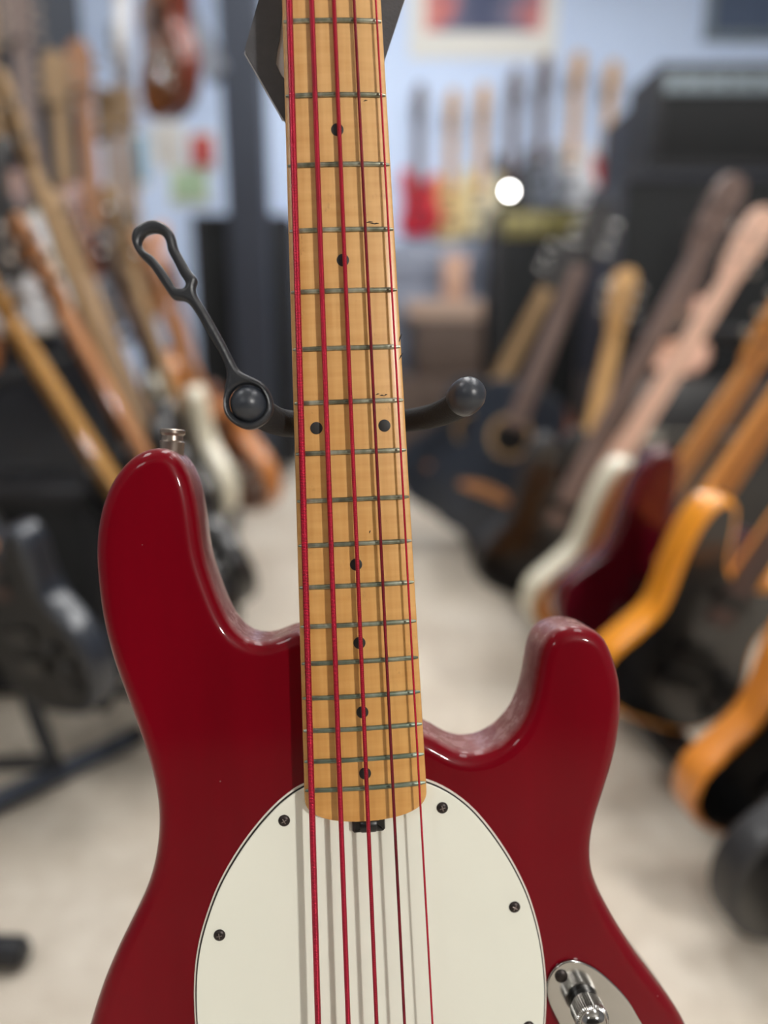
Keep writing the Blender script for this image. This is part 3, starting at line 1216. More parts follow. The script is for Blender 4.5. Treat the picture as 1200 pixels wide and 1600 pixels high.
def guitar(label, kind, M4, rim, face, neckm, board, headm=None, guard=None, metal=M_chrome, cat='guitar', group=None, thick=None,
           name='electric_guitar', pickups=2):
    headm = headm or neckm
    okey = 'double' if kind == 'bass' else kind
    z_join, nlen, th, _ = SPEC[kind]
    th = thick or th
    root = empty(name, M4)
    tag(root, label, cat, group)
    ol_ = smooth_loop(resample(catmull(OUT[okey], 5), 110), 1)
    r = .004 if kind == 'acoustic' else .010
    link('body', cached('body_%s_%d' % (kind, th * 1000), lambda: mb_slab(ol_, -th, 0, r, r, 4, 'xz', (0, 1, 1)), [rim, face]), root)
    # slab(plane xz) puts its top (z1 = 0) on y = 0 and the back on y = +th; the face looks along -y
    top = z_join + nlen
    w0, w1 = (.029, .022) if kind != 'bass' else (.032, .022)

    def f_neck():
        b = MB()
        V, F = [], []
        n = 12
        secs = [(z_join - .06, w0), (z_join + .02, w0), (top, w1)]
        for z, w in secs:
            for k in range(n):
                a = PI * k / (n - 1)
                V.append((w * math.cos(a), .004 + .020 * math.sin(a), z))
        for i in range(len(secs) - 1):
            for k in range(n):
                j = (k + 1) % n
                F.append((i * n + k, (i + 1) * n + k, (i + 1) * n + j, i * n + j))
        F.append(tuple(range(n)))
        F.append(tuple(range(3 * n - 1, 2 * n - 1, -1)))
        b.add(V, F)
        return b
    nk = link('neck', cached('neck_' + kind, f_neck, neckm, 60), root)
    zb = z_join - (.09 if kind != 'acoustic' else .13)
    link('fingerboard', cached('fingerboard_' + kind, lambda: mb_slab([(-w0, zb), (w0, zb), (w1, top), (-w1, top)], -.004, .005, .001, 0, 2, 'xz'), board), nk)
    hs_ = [(-.022, top), (.022, top), (.030, top + .03), (.036, top + .08), (.038, top + .14), (.024, top + .18), (-.006, top + .185), (-.034, top + .165), (-.04, top + .10),
           (-.034, top + .04)]
    hd = link('headstock', cached('headstock_' + kind, lambda: mb_slab(smooth_loop(resample(catmull(hs_, 4), 48), 1), -.018, -.003, .0015, .0015, 2, 'xz'), headm), root)
    nt_ = 3 if kind != 'bass' else 2
    for s in (-1, 1):
        for k in range(nt_):
            z = top + .05 + k * .04 * (3 / nt_)

            def f_t(s=s, z=z):
                b = MB()
                b.add(*tube([(s * .026, .012, z), (s * .046, .012, z)], .003, 6))
                b.add(*sphere((s * .054, .012, z), .011, 8, 6, (1, .5, .8)))
                b.add(*lathe([(.005, 0), (.005, .014), (.002, .016)], (s * .022, .004, z), (0, -1, 0), 8))
                return b
            link('tuner', cached('tuner_%s_%d_%d' % (kind, s, k), f_t, metal), hd)
    if kind == 'acoustic':
        link('soundhole', cached('soundhole', lambda: mb_lathe([(.05, -.002), (.05, .0012), (.002, .0014)], (0, 0, .33), (0, -1, 0), 32), M_plastic), root)

        def f_ring():
            b = MB()
            V, F = [], []
            n = 40
            for rr in (.053, .066):
                for yv in (.001, -.0016):
                    V += [(rr * math.cos(2 * PI * k / n), yv, .33 + rr * math.sin(2 * PI * k / n)) for k in range(n)]
            for k in range(n):
                j = (k + 1) % n
                F += [(n + k, 3 * n + k, 3 * n + j, n + j), (2 * n + k, 2 * n + j, 3 * n + j, 3 * n + k), (k, n + k, n + j, j)]
            b.add(V, F)
            return b
        link('rosette', cached('rosette', f_ring, W_dull), root)
        link('bridge', cached('bridge_ac', lambda: mb_slab([(-.09, .135), (.09, .135), (.09, .15), (.03, .17), (-.03, .17), (-.09, .15)], -.002, .009, .002, 0, 2, 'xz'), W_tan), root)
        link('strap_button', cached('end_pin', lambda: mb_lathe([(.008, -.004), (.005, .006), (.009, .014), (.003, .016)], (0, th / 2, 0), (0, 0, -1), 12), M_plastic), root)
    else:
        if guard:
            gp = [(-.03, .29), (.03, .285), (.06, .29), (.10, .32), (.118, .30), (.10, .25), (.09, .2), (.11, .15), (.12, .10), (.09, .06), (.06, .07), (.05, .13), (-.04, .14),
                  (-.09, .18), (-.095, .23), (-.08, .29), (-.05, .30)]
            link('pickguard', cached('pickguard', lambda: mb_slab(smooth_loop(resample(catmull(gp, 4), 70), 1), -.001, .0025, .0006, 0, 2, 'xz'), guard), root)
        for k in range(pickups):
            z = .155 + k * (.10 / max(1, pickups - 1))
            link('pickup', cached('pickup_%d_%d' % (pickups, k), lambda z=z: mb_slab([(-.038, z - .012), (.038, z - .012), (.04, z), (.038, z + .012), (-.038, z + .012), (-.04, z)], -.002, .008, .002, 0, 2, 'xz'),
                              metal if k == 0 else M_plastic), root)
        link('bridge', cached('bridge_el', lambda: mb_slab([(-.04, .085), (.04, .085), (.042, .115), (-.042, .115)], -.002, .011, .003, 0, 2, 'xz'), metal), root)
        for k, (x, z) in enumerate(((.085, .13), (.105, .095), (.10, .06))):
            link('control_knob', cached('control_knob_%d' % k, lambda x=x, z=z: mb_lathe([(.011, -.002), (.011, .010), (.009, .014), (.002, .015)], (x, 0, z), (0, -1, 0), 14), metal), root)
        link('strap_button', cached('strap_button_end', lambda: mb_lathe([(.006, -.003), (.005, .006), (.008, .011), (.003, .013)], (-.115, th / 2, .392), (-.3, 0, 1), 12), metal), root)
    return root


def frame(pos, zdir, nrm):
    z = Vector(zdir).normalized()
    n = Vector(nrm)
    n = (n - z * n.dot(z)).normalized()
    y = -n
    x = y.cross(z)
    m = Matrix.Identity(4)
    for i in range(3):
        m[i][0], m[i][1], m[i][2], m[i][3] = x[i], y[i], z[i], pos[i]
    return m


def placed(b, t, nrm):
    """b, t = (px, py, Y) of the low end of the body and of a point up the neck"""
    p0, p1 = W(*b), W(*t)
    return frame(p0, p1 - p0, nrm)


# ---- right-hand rack -------------------------------------------------------
def rail(Y):
    return .575 - .16 * (Y - .883)


rack = empty('guitar_rack', Matrix.Translation((rail(.55), .55, 0)))
tag(rack, 'long black floor rack carrying the row of guitars on the right', 'rack')
RI = Matrix.Translation((-rail(.55), -.55, 0))
for off, z, rr, nm in ((0.0, .055, .030, 'front_rail'), (.22, .055, .022, 'rear_rail'), (.50, .76, .022, 'neck_rail')):
    build(nm, mb_tube([RI @ Vector((rail(Y) + off, Y, z)) for Y in (.5, 1.2, 1.9, 2.60)], rr, 14), M_foam, rack)
for Y in (.52, 2.57):
    up = build('end_frame', mb_tube([RI @ Vector((rail(Y) + .22, Y, .05)), RI @ Vector((rail(Y) + .5, Y, .74))], .016, 12), M_steelblk, rack)
    for off in (0, .5):
        build('foot_bar', mb_tube([RI @ Vector((rail(Y) - .01, Y, .017)), RI @ Vector((rail(Y) + .6, Y, .017))], .017, 12), M_steelblk, up) if off == 0 else None
    build('rear_strut', mb_tube([RI @ Vector((rail(Y) + .59, Y, .02)), RI @ Vector((rail(Y) + .5, Y, .74))], .014, 12), M_steelblk, up)

NR_ = (.34, -.94, 0.0)
GR = 'guitars standing in the right-hand rack'
guitar('black bodied guitar with charcoal rim at the lower right edge', 'single', placed((1228, 1480, .80), (1460, 1140, .80), NR_), P_char, P_black, W_tan, W_rose, group=GR, metal=M_plastic)
guitar('black faced guitar with pale orange rim, second from the near end of the right rack', 'double', placed((1165, 1316, .93), (1389, 984, .93), NR_), P_orange, P_black, W_tan, W_rose, group=GR, thick=.05, metal=M_plastic)
guitar('glossy black faced guitar with amber yellow rim and horn', 'double', placed((1012, 1134, 1.13), (1236, 802, 1.13), NR_), P_amber, P_black, W_maple2, W_rose, group=GR, thick=.055, metal=M_plastic)
guitar('dark wine red guitar with chrome hardware leaning in the right rack', 'double', placed((945, 1030, 1.30), (1169, 698, 1.30), (.12, -.99, 0)), P_wine, P_wine, W_maple2, W_maple2, group=GR, pickups=2)
guitar('cream guitar with orange-tinted maple neck in the right rack', 'double', placed((886, 1005, 1.46), (1110, 673, 1.46), (.42, -.9, 0)), P_cream, P_orange, W_maple2, W_maple2, group=GR, thick=.05)
guitar('black bass with long greyish rosewood neck in the right rack', 'bass', placed((806, 935, 1.72), (1152, 288, 1.72), (.35, -.93, 0)), P_char, P_black, W_roseg, W_roseg, group=GR, name='electric_bass', cat='bass guitar', metal=M_plastic)
guitar('black bass with pale pinkish neck rising to the right edge', 'bass', placed((850, 905, 1.90), (1190, 355, 1.90), (.15, -.98, 0)), P_char, P_black, W_pink, W_pink, group=GR, name='electric_bass', cat='bass guitar')
guitar('black acoustic guitar with ringed soundhole standing at the far end of the right rack', 'acoustic', placed((734, 838, 2.20), (905, 420, 2.20), (-.25, -.95, 0)), P_slate, P_slate, W_roseg, W_roseg, headm=P_char, group=GR, name='acoustic_guitar', cat='acoustic guitar')
guitar('dark acoustic guitar with dull beige neck behind the black acoustic guitar', 'acoustic', placed((672, 800, 2.55), (866, 430, 2.55), (-.25, -.95, 0)), P_slate, P_slate, W_dull, W_dull, headm=P_char, group=GR, name='acoustic_guitar', cat='acoustic guitar')
guitar('guitar with upright pale maple neck and paddle headstock behind the right rack', 'double', placed((893, 826, 2.40), (1004, 322, 2.40), (-.1, -.99, 0)), P_brown, P_brown, W_maple, W_maple, group=GR)
# flight case behind the rack with a small ukulele standing on it
ca = W(935, 640, 2.62)
e = empty('flight_case', Matrix.Translation((ca.x + .45, 2.62, 0)))
tag(e, 'black flight case standing behind the right rack', 'case')
build('case_body', mb_box(-.45, .45, .004, .34, 0, .60, .01), P_black, e)
build('lid_seam', mb_box(-.452, .452, .001, .343, .40, .412, .001), M_chrome, e)
for s_ in (-1, 1):
    build('latch', mb_box(s_ * .25 - .03, s_ * .25 + .03, -.008, .004, .37, .44, .003), M_chrome, e)
u0 = W(1046, 592, 2.72)
u0.z = .617
guitar('small peach coloured ukulele on the flight case between the dark necks', 'acoustic', frame(u0, (.25, .12, 1), (-.5, -.85, 0)) @ Matrix.Scale(.56, 4), P_peach, P_peach, W_tan, W_rose, name='ukulele', cat='ukulele')

# ---- left-hand guitars -----------------------------------------------------
GL = 'guitars leaning along the left side'
NL = (-.8, -.6, 0)


def lrail(Y):
    return -.345 - .13 * (Y - 1.3), .165 + .045 * (Y - 1.3)


lrack = empty('guitar_rack', Matrix.Translation((lrail(1.15)[0], 1.15, 0)))
tag(lrack, 'black raised rack carrying the leaning guitars on the left', 'rack')
LI = Matrix.Translation((-lrail(1.15)[0], -1.15, 0))
for off, dz, rr, nm in ((.0, 0, .016, 'front_rail'), (-.16, .0, .016, 'rear_rail'), (-.42, .50, .018, 'neck_rail')):
    build(nm, mb_tube([LI @ Vector((lrail(Y)[0] + off, Y, lrail(Y)[1] + dz)) for Y in (1.15, 1.8, 2.4, 3.15)], rr, 12), M_foam, lrack)
for Y in (1.2, 3.1):
    lx, lz = lrail(Y)
    fr = build('end_frame', mb_tube([LI @ Vector((lx, Y, lz - .005)), LI @ Vector((lx - .16, Y, lz - .005)), LI @ Vector((lx - .42, Y, lz + .49))], .013, 12), M_steelblk, lrack)
    for off in (-.02, -.40):
        build('leg', mb_tube([LI @ Vector((lx + off, Y, lz + (0 if off > -.1 else .45))), LI @ Vector((lx + off * 1.15, Y, .012))], .012, 12), M_steelblk, fr)


def left(label, kind, b, t, *a, **k):
    return guitar(label, kind, placed(b, t, k.pop('nrm', NL)), *a, group=GL, **k)


left('black guitar with slate blue rim nearest on the left, leaning above the stand tube', 'single', (98, 1118, 1.12), (-90, 740, 1.12), P_slate, P_satin, W_tan, W_rose, nrm=(-.6, -.8, 0), metal=M_plastic)
left('black guitar with broad mustard maple neck on the left', 'double', (322, 1000, 1.30), (20, 520, 1.30), P_black, P_black, W_mustard, W_mustard)
left('black guitar with long tan neck crossing to the left edge', 'double', (348, 950, 1.45), (0, 318, 1.45), P_black, P_black, W_tan, W_tan)
left('black bass with pale maple headstock against the dark panel at upper left', 'bass', (290, 890, 1.6), (0, 150, 1.6), P_black, P_black, W_dull, W_dull, name='electric_bass', cat='bass guitar')
left('black guitar with dull beige neck leaning left behind the tan neck', 'double', (300, 845, 1.75), (85, 330, 1.75), P_black, P_black, W_dull, W_roseg)
left('cream guitar body seen on edge behind the strap button', 'double', (326, 806, 1.92), (225, 500, 1.92), P_cream, P_cream, W_dull, W_dull)
left('orange-brown guitar body beside the cream one, under the yoke', 'single', (398, 800, 2.10), (285, 555, 2.10), P_honey, P_brown, W_tan, W_tan)
left('red-brown guitar with dark neck between beige necks on the left', 'double', (325, 790, 2.25), (130, 330, 2.25), P_redbr, P_redbr, W_rose, W_rose)
left('charcoal guitar with pale straw neck and tall headstock in the left row', 'double', (315, 775, 2.42), (112, 240, 2.42), P_char, P_char, W_dull, W_dull)
left('acoustic guitar with tan top half hidden in the left row', 'acoustic', (290, 760, 2.66), (135, 190, 2.66), P_honey, P_honey, W_dull, W_roseg, name='acoustic_guitar', cat='acoustic guitar')
left('brown guitar with rosewood fingerboard and chrome tuners in the left row', 'single', (330, 745, 2.85), (210, 330, 2.85), P_brown, P_redbr, W_tan, W_rose)
left('honey brown guitar standing far back beside the black speaker cabinet', 'double', (335, 730, 3.05), (245, 350, 3.05), P_brown, P_honey, W_tan, W_tan)

# dark partition on the left with a second tier of hanging guitars
M_part = mat('dark_slate_partition', rgb(48, 52, 60), .6, var=.15, scale=4)
part = empty('display_partition', Matrix.Translation((-1.17, 1.2, 0)))
tag(part, 'tall dark slate partition behind the left guitar row', 'partition')
build('board', mb_box(-.04, .0, 0, 2.05, .04, 2.95, .006), M_part, part)
for yy in (.1, 1.9):
    build('foot', mb_box(-.16, .06, yy - .03, yy + .03, 0, .04, .006), M_steelblk, part)
GP = 'guitars hanging on the dark partition'
pl = [(1.62, 1.30, P_honey, P_honey, W_dull, 'honey coloured guitar hanging nearest on the dark partition', 'double'),
      (1.84, 1.52, P_black, P_char, W_dull, 'black guitar with pale maple neck hanging on the dark partition', 'single'),
      (2.06, 1.42, P_cream, P_white, W_dull, 'white guitar hanging on the dark partition', 'double'),
      (2.28, 1.50, P_brown, P_redbr, W_roseg, 'red-brown guitar with grey neck hanging on the dark partition', 'single'),
      (2.50, 1.40, P_grey, P_grey, W_dull, 'silver grey guitar hanging on the dark partition', 'double'),
      (2.72, 1.50, P_black, P_black, W_tan, 'black guitar with tan neck hanging on the dark partition', 'double'),
      (2.94, 1.42, P_brown, P_honey, W_dull, 'amber brown guitar hanging on the dark partition', 'single'),
      (3.14, 1.50, P_peach, P_peach, W_dull, 'peach guitar hanging at the far end of the dark partition', 'double')]
for (Y, zt, rm, fc, nk_, lb, kd) in pl:
    hgt = SPEC[kd][0] + SPEC[kd][1]
    guitar(lb, kd, frame((-.995, Y, zt - hgt), (0, 0, 1), (.45, -.9, 0)), rm, fc, nk_, nk_, group=GP, metal=M_nickel)
    hk = empty('wall_hook', Matrix.Translation((-1.17, Y, zt + .02)))
    tag(hk, 'black hook holding the ' + lb.split(' hanging')[0] + ' on the partition', 'hook', 'hooks on the dark partition')
    build('hook_plate', mb_box(.001, .012, -.02, .02, -.04, .04, .003), M_steelblk, hk)
    b = MB()
    for s_ in (-1, 1):
        b.add(*tube([(.01, 0, 0), (.05, s_ * .03, 0), (.16, s_ * .032, 0), (.20, s_ * .03, .012)], .006, 8))
    build('hook_fork', b, M_rubber, hk)

# hanging guitar, upper left
guitar('sunburst guitar with red-brown edge hanging at the upper left', 'single', placed((252, 180, 2.5), (206, -400, 2.5), (-.80, -.6, -.1)), P_redbr, P_sunb, W_tan, W_rose, group='hanging guitars', thick=.07)
guitar('white guitar hanging beside the sunburst one', 'double', placed((182, 128, 2.7), (172, -400, 2.7), (-.96, -.28, 0)), P_white, P_white, W_maple, W_maple, group='hanging guitars')

for (x, y, Y, zz, lb) in ((248, 178, 2.5, 2.66, 'black ceiling rod holding the hanging sunburst guitar'), (182, 128, 2.7, 2.70, 'black ceiling rod holding the hanging white guitar')):
    p0 = W(x, y, Y)
    e = empty('ceiling_hook', Matrix.Translation((p0.x, Y + .02, ZC)))
    tag(e, lb, 'hook', 'ceiling hooks')
    build('rod', mb_tube([(0, 0, -.001), (0, 0, zz - ZC)], .008, 10), M_steelblk, e)
    b = MB()
    b.add(*tube([(-.04, -.05, zz - ZC + .01), (-.03, 0, zz - ZC), (.03, 0, zz - ZC), (.04, -.05, zz - ZC + .01)], .007, 8))
    build('hook_fork', b, M_rubber, e)

# ---- guitars on the back wall ----------------------------------------------
GW = 'guitars hanging on the back wall'
YW = YB - .13
row = [(652, 368, P_red, P_red, 'red guitar hanging on the back wall nearest the bass neck', 'double'),
       (702, 376, P_butter, P_butter, 'butter yellow guitar on the back wall next to the red one', 'double'),
       (748, 368, P_butter, P_cream, 'pale cream guitar on the back wall left of the bright lamp', 'double'),
       (796, 345, P_grey, P_char, 'charcoal guitar on the back wall behind the bright lamp', 'double'),
       (840, 322, P_grey, P_grey, 'silver grey guitar on the back wall right of the bright lamp', 'single'),
       (890, 322, P_white, P_white, 'white guitar on the back wall above the amplifier', 'double'),
       (942, 335, P_redbr, P_red, 'small red-brown guitar on the back wall with long pale neck', 'double')]
for i, (x, y, rm, fc, lb, kd) in enumerate(row):
    p0 = W(x, y, YW)
    nm = W_maple if i in (1, 2, 5, 6) else W_roseg
    guitar(lb, kd, frame(p0, (0, 0.02, 1), (-.95, -1, 0)), rm, fc, nm, nm, group=GW)
    hk = empty('wall_hook', Matrix.Translation((p0.x, YB, p0.z + SPEC[kd][0] + SPEC[kd][1] + .02)))
    tag(hk, 'black wall hook holding the ' + lb.split(' guitar')[0] + ' guitar', 'hook', 'hooks of the back wall guitars')
    build('hook_plate', mb_box(-.02, .02, -.012, -.001, -.04, .04, .003), M_steelblk, hk)
    b = MB()
    for s in (-1, 1):
        b.add(*tube([(0, -.01, 0), (s * .03, -.05, 0), (s * .032, -.11, 0), (s * .03, -.15, .012)], .006, 8))
    build('hook_fork', b, M_rubber, hk)

# ================================================================== amplifiers, boxes and fittings
M_tolex = mat('black_tolex', rgb(22, 23, 27), .6, var=.3, scale=120, bump=.4, bscale=300)
M_tolexn = mat('navy_black_tolex', rgb(30, 34, 46), .6, var=.3, scale=120, bump=.4, bscale=300)
M_grille = mat('black_grille_cloth', rgb(16, 18, 20), .85, var=.4, scale=400)
M_panelg = mat('olive_gold_panel', rgb(120, 112, 66), .4, metal=.3, var=.15)
M_panels = mat('grey_control_panel', rgb(120, 132, 140), .4, metal=.3, var=.15)
M_brownbox = mat('dark_brown_cardboard', rgb(84, 70, 62), .8, var=.12, scale=8)
M_beigebox = mat('beige_cardboard', rgb(176, 152, 136), .8, var=.1, scale=8)
M_greybox = mat('blue_grey_drawer', rgb(132, 140, 158), .5, var=.08, scale=5)
M_peachbox = mat('peach_box', rgb(198, 160, 138), .7, var=.08)
M_darkp = mat('dark_slate_panel', rgb(44, 48, 56), .6, var=.15, scale=4)
M_steelg = mat('grey_steel', rgb(150, 156, 168), .45, metal=.4, var=.1)
M_postd = mat('dark_blue_grey_steel', rgb(60, 66, 78), .5, metal=.3, var=.1)


def amp(label, px0, px1, py_top, Y, depth, z0=0.0, handle=True, cloth=M_grille, tol=M_tolex, panel=None, ph=.09, name='guitar_amplifier', cat='amplifier', rotz=0.0):
    a, c = W(px0, py_top, Y), W(px1, py_top, Y)
    w, h = c.x - a.x, a.z - z0
    e = empty(name, Matrix.Translation(((a.x + c.x) / 2, Y, z0)) @ Matrix.Rotation(rotz, 4, 'Z'))
    tag(e, label, cat)
    build('cabinet', mb_box(-w / 2, w / 2, .012, depth, .015, h, .012), tol, e)
    b = MB()
    t = .03
    for q in ((-w / 2, w / 2, .015, .015 + t), (-w / 2, w / 2, h - t, h), (-w / 2, -w / 2 + t, .015 + t, h - t), (w / 2 - t, w / 2, .015 + t, h - t)):
        b.add(*bevbox(q[0], q[1], 0, .014, q[2], q[3], .004))
    build('front_frame', b, tol, e)
    top = h - t
    if panel:
        pn = build('control_panel', mb_box(-w / 2 + t, w / 2 - t, .002, .013, top - ph, top, .002), panel, e)
        for k in range(6):
            x = -w / 2 + t + (w - 2 * t) * (k + .7) / 6.6
            build('control_knob', mb_lathe([(.013, 0), (.013, .012), (.010, .016), (.002, .017)], (x, .003, top - ph / 2), (0, -1, 0), 12), M_plastic, pn)
        top -= ph
    build('grille', mb_box(-w / 2 + t, w / 2 - t, .006, .013, .015 + t, top, .002), cloth, e)
    if handle:
        build('handle', mb_tube([(-.09, depth / 2, h), (-.08, depth / 2, h + .02), (.08, depth / 2, h + .02), (.09, depth / 2, h)], .008, 8), M_rubber, e)
    for sx in (-1, 1):
        for dy in (.05, depth - .05):
            build('foot', mb_lathe([(.02, 0), (.022, .012), (.018, .016)], (sx * (w / 2 - .05), dy, 0), (0, 0, 1), 12), M_rubber, e)
    return e, h


amp('tall black speaker cabinet at the left behind the rubber strap', 298, 452, 335, 4.05, .5, name='speaker_cabinet', cat='speaker')
amp('added small black amplifier box standing in for shadow behind the nearest left guitar', -90, 150, 770, 1.45, .26, cloth=M_grille)  # added box: its bulk stands in for black bodies and shadow there
amp('black combo amplifier with olive-gold control strip in front of the back wall', 776, 960, 322, 4.1, .4, panel=M_panelg, ph=.12)
e_, h1 = amp('large black speaker cabinet standing on the right', 968, 1260, 268, 3.05, .45, handle=False, name='speaker_cabinet', cat='speaker', tol=M_tolexn)
amp('black amplifier head with grey panel on the large right cabinet', 1030, 1300, 98, 3.10, .35, z0=h1 + .001, panel=M_panels, ph=.07, tol=M_tolex)
amp('navy black amplifier behind the large right cabinet', 985, 1150, 165, 3.6, .4, tol=M_tolexn)


def carton(label, px0, px1, py_top, Y, depth, m, z0=0.0, name='cardboard_box', h=None):
    a, c = W(px0, py_top, Y), W(px1, py_top, Y)
    w = c.x - a.x
    h = h or a.z - z0
    e = empty(name, Matrix.Translation(((a.x + c.x) / 2, Y, z0)))
    tag(e, label, 'box')
    build('box_body', mb_box(-w / 2, w / 2, 0, depth, 0, h - .004, .004), m, e)
    for s in (0, 1):
        build('flap', mb_box(-w / 2, w / 2, s * depth / 2 + .001, (s + 1) * depth / 2 - .001, h - .004, h, .001), m, e)
    build('packing_tape', mb_box(-w / 2 + .002, w / 2 - .002, depth / 2 - .025, depth / 2 + .025, h, h + .0008, .0002), M_beigebox, e)
    return h


hc = carton('large dark brown cardboard box on the floor below the red guitar', 612, 758, 590, 4.15, .4, M_brownbox)
hc2 = carton('dark brown cardboard box stacked on the larger one', 650, 756, 500, 4.22, .32, M_brownbox, z0=hc + .001)

# drawer cabinet on the wall behind, with small boxes
a, c = W(600, 378, 4.6), W(772, 500, 4.6)
e = empty('drawer_cabinet', Matrix.Translation(((a.x + c.x) / 2, 4.6, 0)))
tag(e, 'blue-grey drawer cabinet below the hanging guitars', 'cabinet')
w = c.x - a.x
build('cabinet_body', mb_box(-w / 2, w / 2, .012, .33, 0, a.z, .006), M_greybox, e)
nr = 5
for k in range(nr):
    z0, z1 = a.z * k / nr + .01, a.z * (k + 1) / nr - .01
    dr = build('drawer', mb_box(-w / 2 + .015, w / 2 - .015, 0, .014, z0, z1, .004), M_greybox, e)
    build('handle', mb_tube([(-.06, 0, (z0 + z1) / 2), (-.05, -.02, (z0 + z1) / 2), (.05, -.02, (z0 + z1) / 2), (.06, 0, (z0 + z1) / 2)], .006, 8), M_steelg, dr)
carton('beige carton on the dark brown boxes', 636, 756, 468, 4.25, .3, M_beigebox, z0=hc2 + hc + .002)
zb = W(712, 398, 4.28).z
# (the peach carton stands on the beige one)
hb_ = hc + hc2 + .002 + (W(640, 468, 4.25).z - (hc2 + hc + .002))
carton('small peach carton standing on the beige one', 694, 730, 398, 4.3, .12, M_peachbox, z0=hb_ + .001)

# bright lamp on the combo amplifier
atop = W(776, 322, 4.1).z
lp_ = W(796, 299, 4.2)
e = empty('desk_lamp', Matrix.Translation((lp_.x, 4.2, atop + .001)))
tag(e, 'small glowing white lamp on the combo amplifier', 'lamp')
build('lamp_base', mb_lathe([(.04, 0), (.04, .008), (.008, .012), (.005, .014)], (0, 0, 0), (0, 0, 1), 20), M_steelblk, e)
build('lamp_stem', mb_tube([(0, 0, .01), (0, 0, lp_.z - atop - .018)], .004, 8), M_steelblk, e)
b = MB()
b.add(*sphere((0, 0, lp_.z - atop), .02, 20, 12))
build('bulb', b, mat('glowing_bulb', rgb(250, 250, 250), .4, emit=(1, .98, .95, 1), estr=42.0), e)

# poster on the back wall
a, c = W(640, 0, YB), W(868, 92, YB)
e = empty('wall_poster', Matrix.Translation(((a.x + c.x) / 2, YB, c.z)))
tag(e, 'white bordered poster with dark blue and red picture on the back wall', 'poster')
w = c.x - a.x
build('sheet', mb_box(-w / 2, w / 2, -.006, -.001, 0, .75, .001), M_wg, e)
m = bpy.data.materials.new('poster_print')
m.use_nodes = True
nt = m.node_tree
tc = N(nt, 'ShaderNodeTexCoord')
nz = N(nt, 'ShaderNodeTexNoise')
nz.inputs['Scale'].default_value = 5.0
nt.links.new(tc.outputs['Object'], nz.inputs['Vector'])
sx = N(nt, 'ShaderNodeSeparateXYZ')
nt.links.new(tc.outputs['Object'], sx.inputs[0])
ab = N(nt, 'ShaderNodeMath', operation='ABSOLUTE')
nt.links.new(sx.outputs['X'], ab.inputs[0])
ad = N(nt, 'ShaderNodeMath', operation='MULTIPLY_ADD')
nt.links.new(nz.outputs['Fac'], ad.inputs[0])
ad.inputs[1].default_value = .5
nt.links.new(ab.outputs[0], ad.inputs[2])
rp_ = ramp(nt, [(.30, rgb(58, 68, 104)), (.42, rgb(104, 104, 130)), (.52, rgb(206, 110, 104)), (.62, rgb(220, 160, 150))])
nt.links.new(ad.outputs[0], rp_.inputs['Fac'])
nt.links.new(rp_.outputs['Color'], nt.nodes['Principled BSDF'].inputs['Base Color'])
pz = W(700, 50, YB).z - c.z
build('picture', mb_box(-w / 2 + .09, w / 2 - .09, -.0075, -.0055, pz, .68, .0005), m, e)

# small posters on the back wall at the left
for (x0, x1, y0, y1, col, lb) in ((196, 238, 205, 292, (120, 170, 200), 'light blue poster on the back wall at the left'),
                                  (292, 340, 205, 268, (190, 70, 66), 'red and white flyer on the back wall at the left'),
                                  (262, 330, 262, 322, (170, 196, 160), 'pale green flyer on the back wall at the left'),
                                  (236, 290, 190, 262, (216, 212, 206), 'white notice on the back wall at the left')):
    a, c = W(x0, y0, YB), W(x1, y1, YB)
    e = empty('wall_flyer', Matrix.Translation(((a.x + c.x) / 2, YB, c.z)))
    tag(e, lb, 'poster')
    w, h = c.x - a.x, a.z - c.z
    build('sheet', mb_box(-w / 2, w / 2, -.004, -.001, 0, h, .0005), M_wg, e)
    build('print', mb_box(-w / 2 + .02, w / 2 - .02, -.005, -.0035, .03, h - .02, .0003), mat('print_%d_%d' % (x0, y0), rgb(*col), .6, var=.25, scale=8), e)

# dark window at the upper right
a, c = W(1118, -160, YB), W(1330, 66, YB)
e = struct(empty('window_1', Matrix.Translation(((a.x + c.x) / 2, YB, c.z))))
w, h = c.x - a.x, a.z - c.z
h = min(h, ZC - c.z - .05)
b = MB()
for q in ((-w / 2, w / 2, 0, .05), (-w / 2, w / 2, h - .05, h), (-w / 2, -w / 2 + .05, .05, h - .05), (w / 2 - .05, w / 2, .05, h - .05), (-.02, .02, .05, h - .05)):
    b.add(*bevbox(q[0], q[1], -.03, -.001, q[2], q[3], .004))
build('window_frame', b, M_panels, e)
for s in (-1, 1):
    xa, xb = (-w / 2 + .05, -.02) if s < 0 else (.02, w / 2 - .05)
    build('pane', mb_box(xa, xb, -.012, -.004, .05, h - .05, .001), mat('dusk_window_glass', rgb(86, 100, 124), .12, var=.1, scale=2), e)

# steel post, brace and dark panel at the upper left
a, c = W(338, 0, 3.7), W(402, 0, 3.7)
e = empty('steel_post', Matrix.Translation(((a.x + c.x) / 2, 3.7, 0)))
tag(e, 'dark blue-grey steel post between floor and ceiling', 'post')
w = c.x - a.x
build('shaft', mb_box(-w / 2, w / 2, 0, w, .02, ZC - .001, .01), M_postd, e)
build('base_plate', mb_box(-w / 2 - .04, w / 2 + .04, -.04, w + .04, 0, .02, .004), M_postd, e)
a, c = W(205, -110, 3.75), W(346, 120, 3.75)
bz = MB()
bz.add(*tube([a, c], .075, 4))
o = build('brace', bz, M_steelg, e)
o.data.transform(e.matrix_world.inverted())

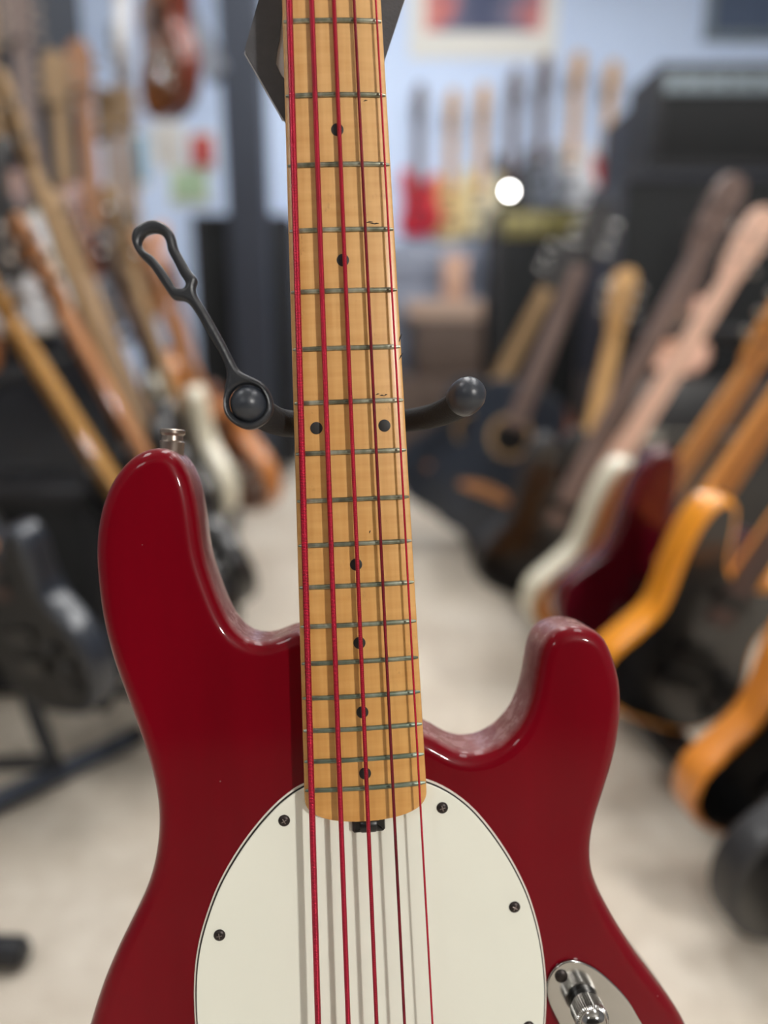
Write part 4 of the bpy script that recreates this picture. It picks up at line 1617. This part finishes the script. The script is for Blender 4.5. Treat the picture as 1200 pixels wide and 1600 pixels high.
# blue violet bag beside the speaker cabinet
a, c = W(414, 350, 4.7), W(470, 500, 4.7)
e = empty('gig_bag', Matrix.Translation(((a.x + c.x) / 2, 4.7, 0)))
tag(e, 'blue-violet cloth gig bag standing beside the black speaker cabinet', 'bag')
w = c.x - a.x
prof = [(-w / 2, 0), (w / 2, 0), (w / 2 + .01, .3), (w / 2 - .01, a.z * .7), (w * .3, a.z), (-w * .3, a.z), (-w / 2 + .01, a.z * .7), (-w / 2 - .01, .3)]
build('bag_body', mb_slab(smooth_loop(resample(prof, 60), 1), -.16, 0, .03, .03, 4, 'xz'), P_blue, e)
build('pocket', mb_slab([(-w * .4, .2), (w * .4, .2), (w * .4, .6), (-w * .4, .6)], -.002, .02, .008, 0, 3, 'xz'), P_blue, e)
build('handle', mb_tube([(-.06, .08, a.z - .01), (-.05, .08, a.z + .05), (.05, .08, a.z + .05), (.06, .08, a.z - .01)], .01, 8), M_rubber, e)

# floor stand tubes at the left edge
t0, t1 = FL(-120, 1308, .02), FL(212, 1150, .02)
e = empty('floor_stand', Matrix.Translation((t0.x, t0.y, 0)))
tag(e, 'grey-black tubular floor stand under the nearest left guitar', 'stand')
TI = Matrix.Translation((-t0.x, -t0.y, 0))
build('floor_tube', mb_tube([TI @ t0, TI @ t1], .018, 14), mat('slate_tube', rgb(74, 82, 96), .45, metal=.2, var=.1), e)
pj = FL(88, 1205, .03)
build('upright', mb_tube([TI @ pj, TI @ W(48, 1100, pj.y + .12), TI @ W(-10, 900, pj.y + .3)], .015, 12), M_steelblk, e)
build('cross_tube', mb_tube([TI @ FL(86, 1190, .05), TI @ FL(-60, 1250, .05) + Vector((0, .1, .0))], .014, 12), M_steelblk, e)
build('rubber_foot', mb_tube([TI @ (t1 + (t0 - t1) * .05), TI @ (t1 + (t1 - t0) * .03)], [.02, .019], 12), M_rubber, e)

q0, q1 = FL(-140, 1480, .02), FL(42, 1488, .02)
e = empty('stand_leg', Matrix.Translation((q0.x, q0.y, 0)))
tag(e, 'black rubber-tipped stand leg entering at the lower left edge', 'stand')
TI = Matrix.Translation((-q0.x, -q0.y, 0))
build('leg_tube', mb_tube([TI @ q0, TI @ (q0 + (q1 - q0) * .8)], .012, 12), M_steelblk, e)
build('rubber_foot', mb_tube([TI @ (q0 + (q1 - q0) * .62), TI @ (q0 + (q1 - q0) * .7), TI @ (q0 + (q1 - q0) * .94), TI @ q1], [.015, .0195, .0195, .012], 14), M_rubber, e)
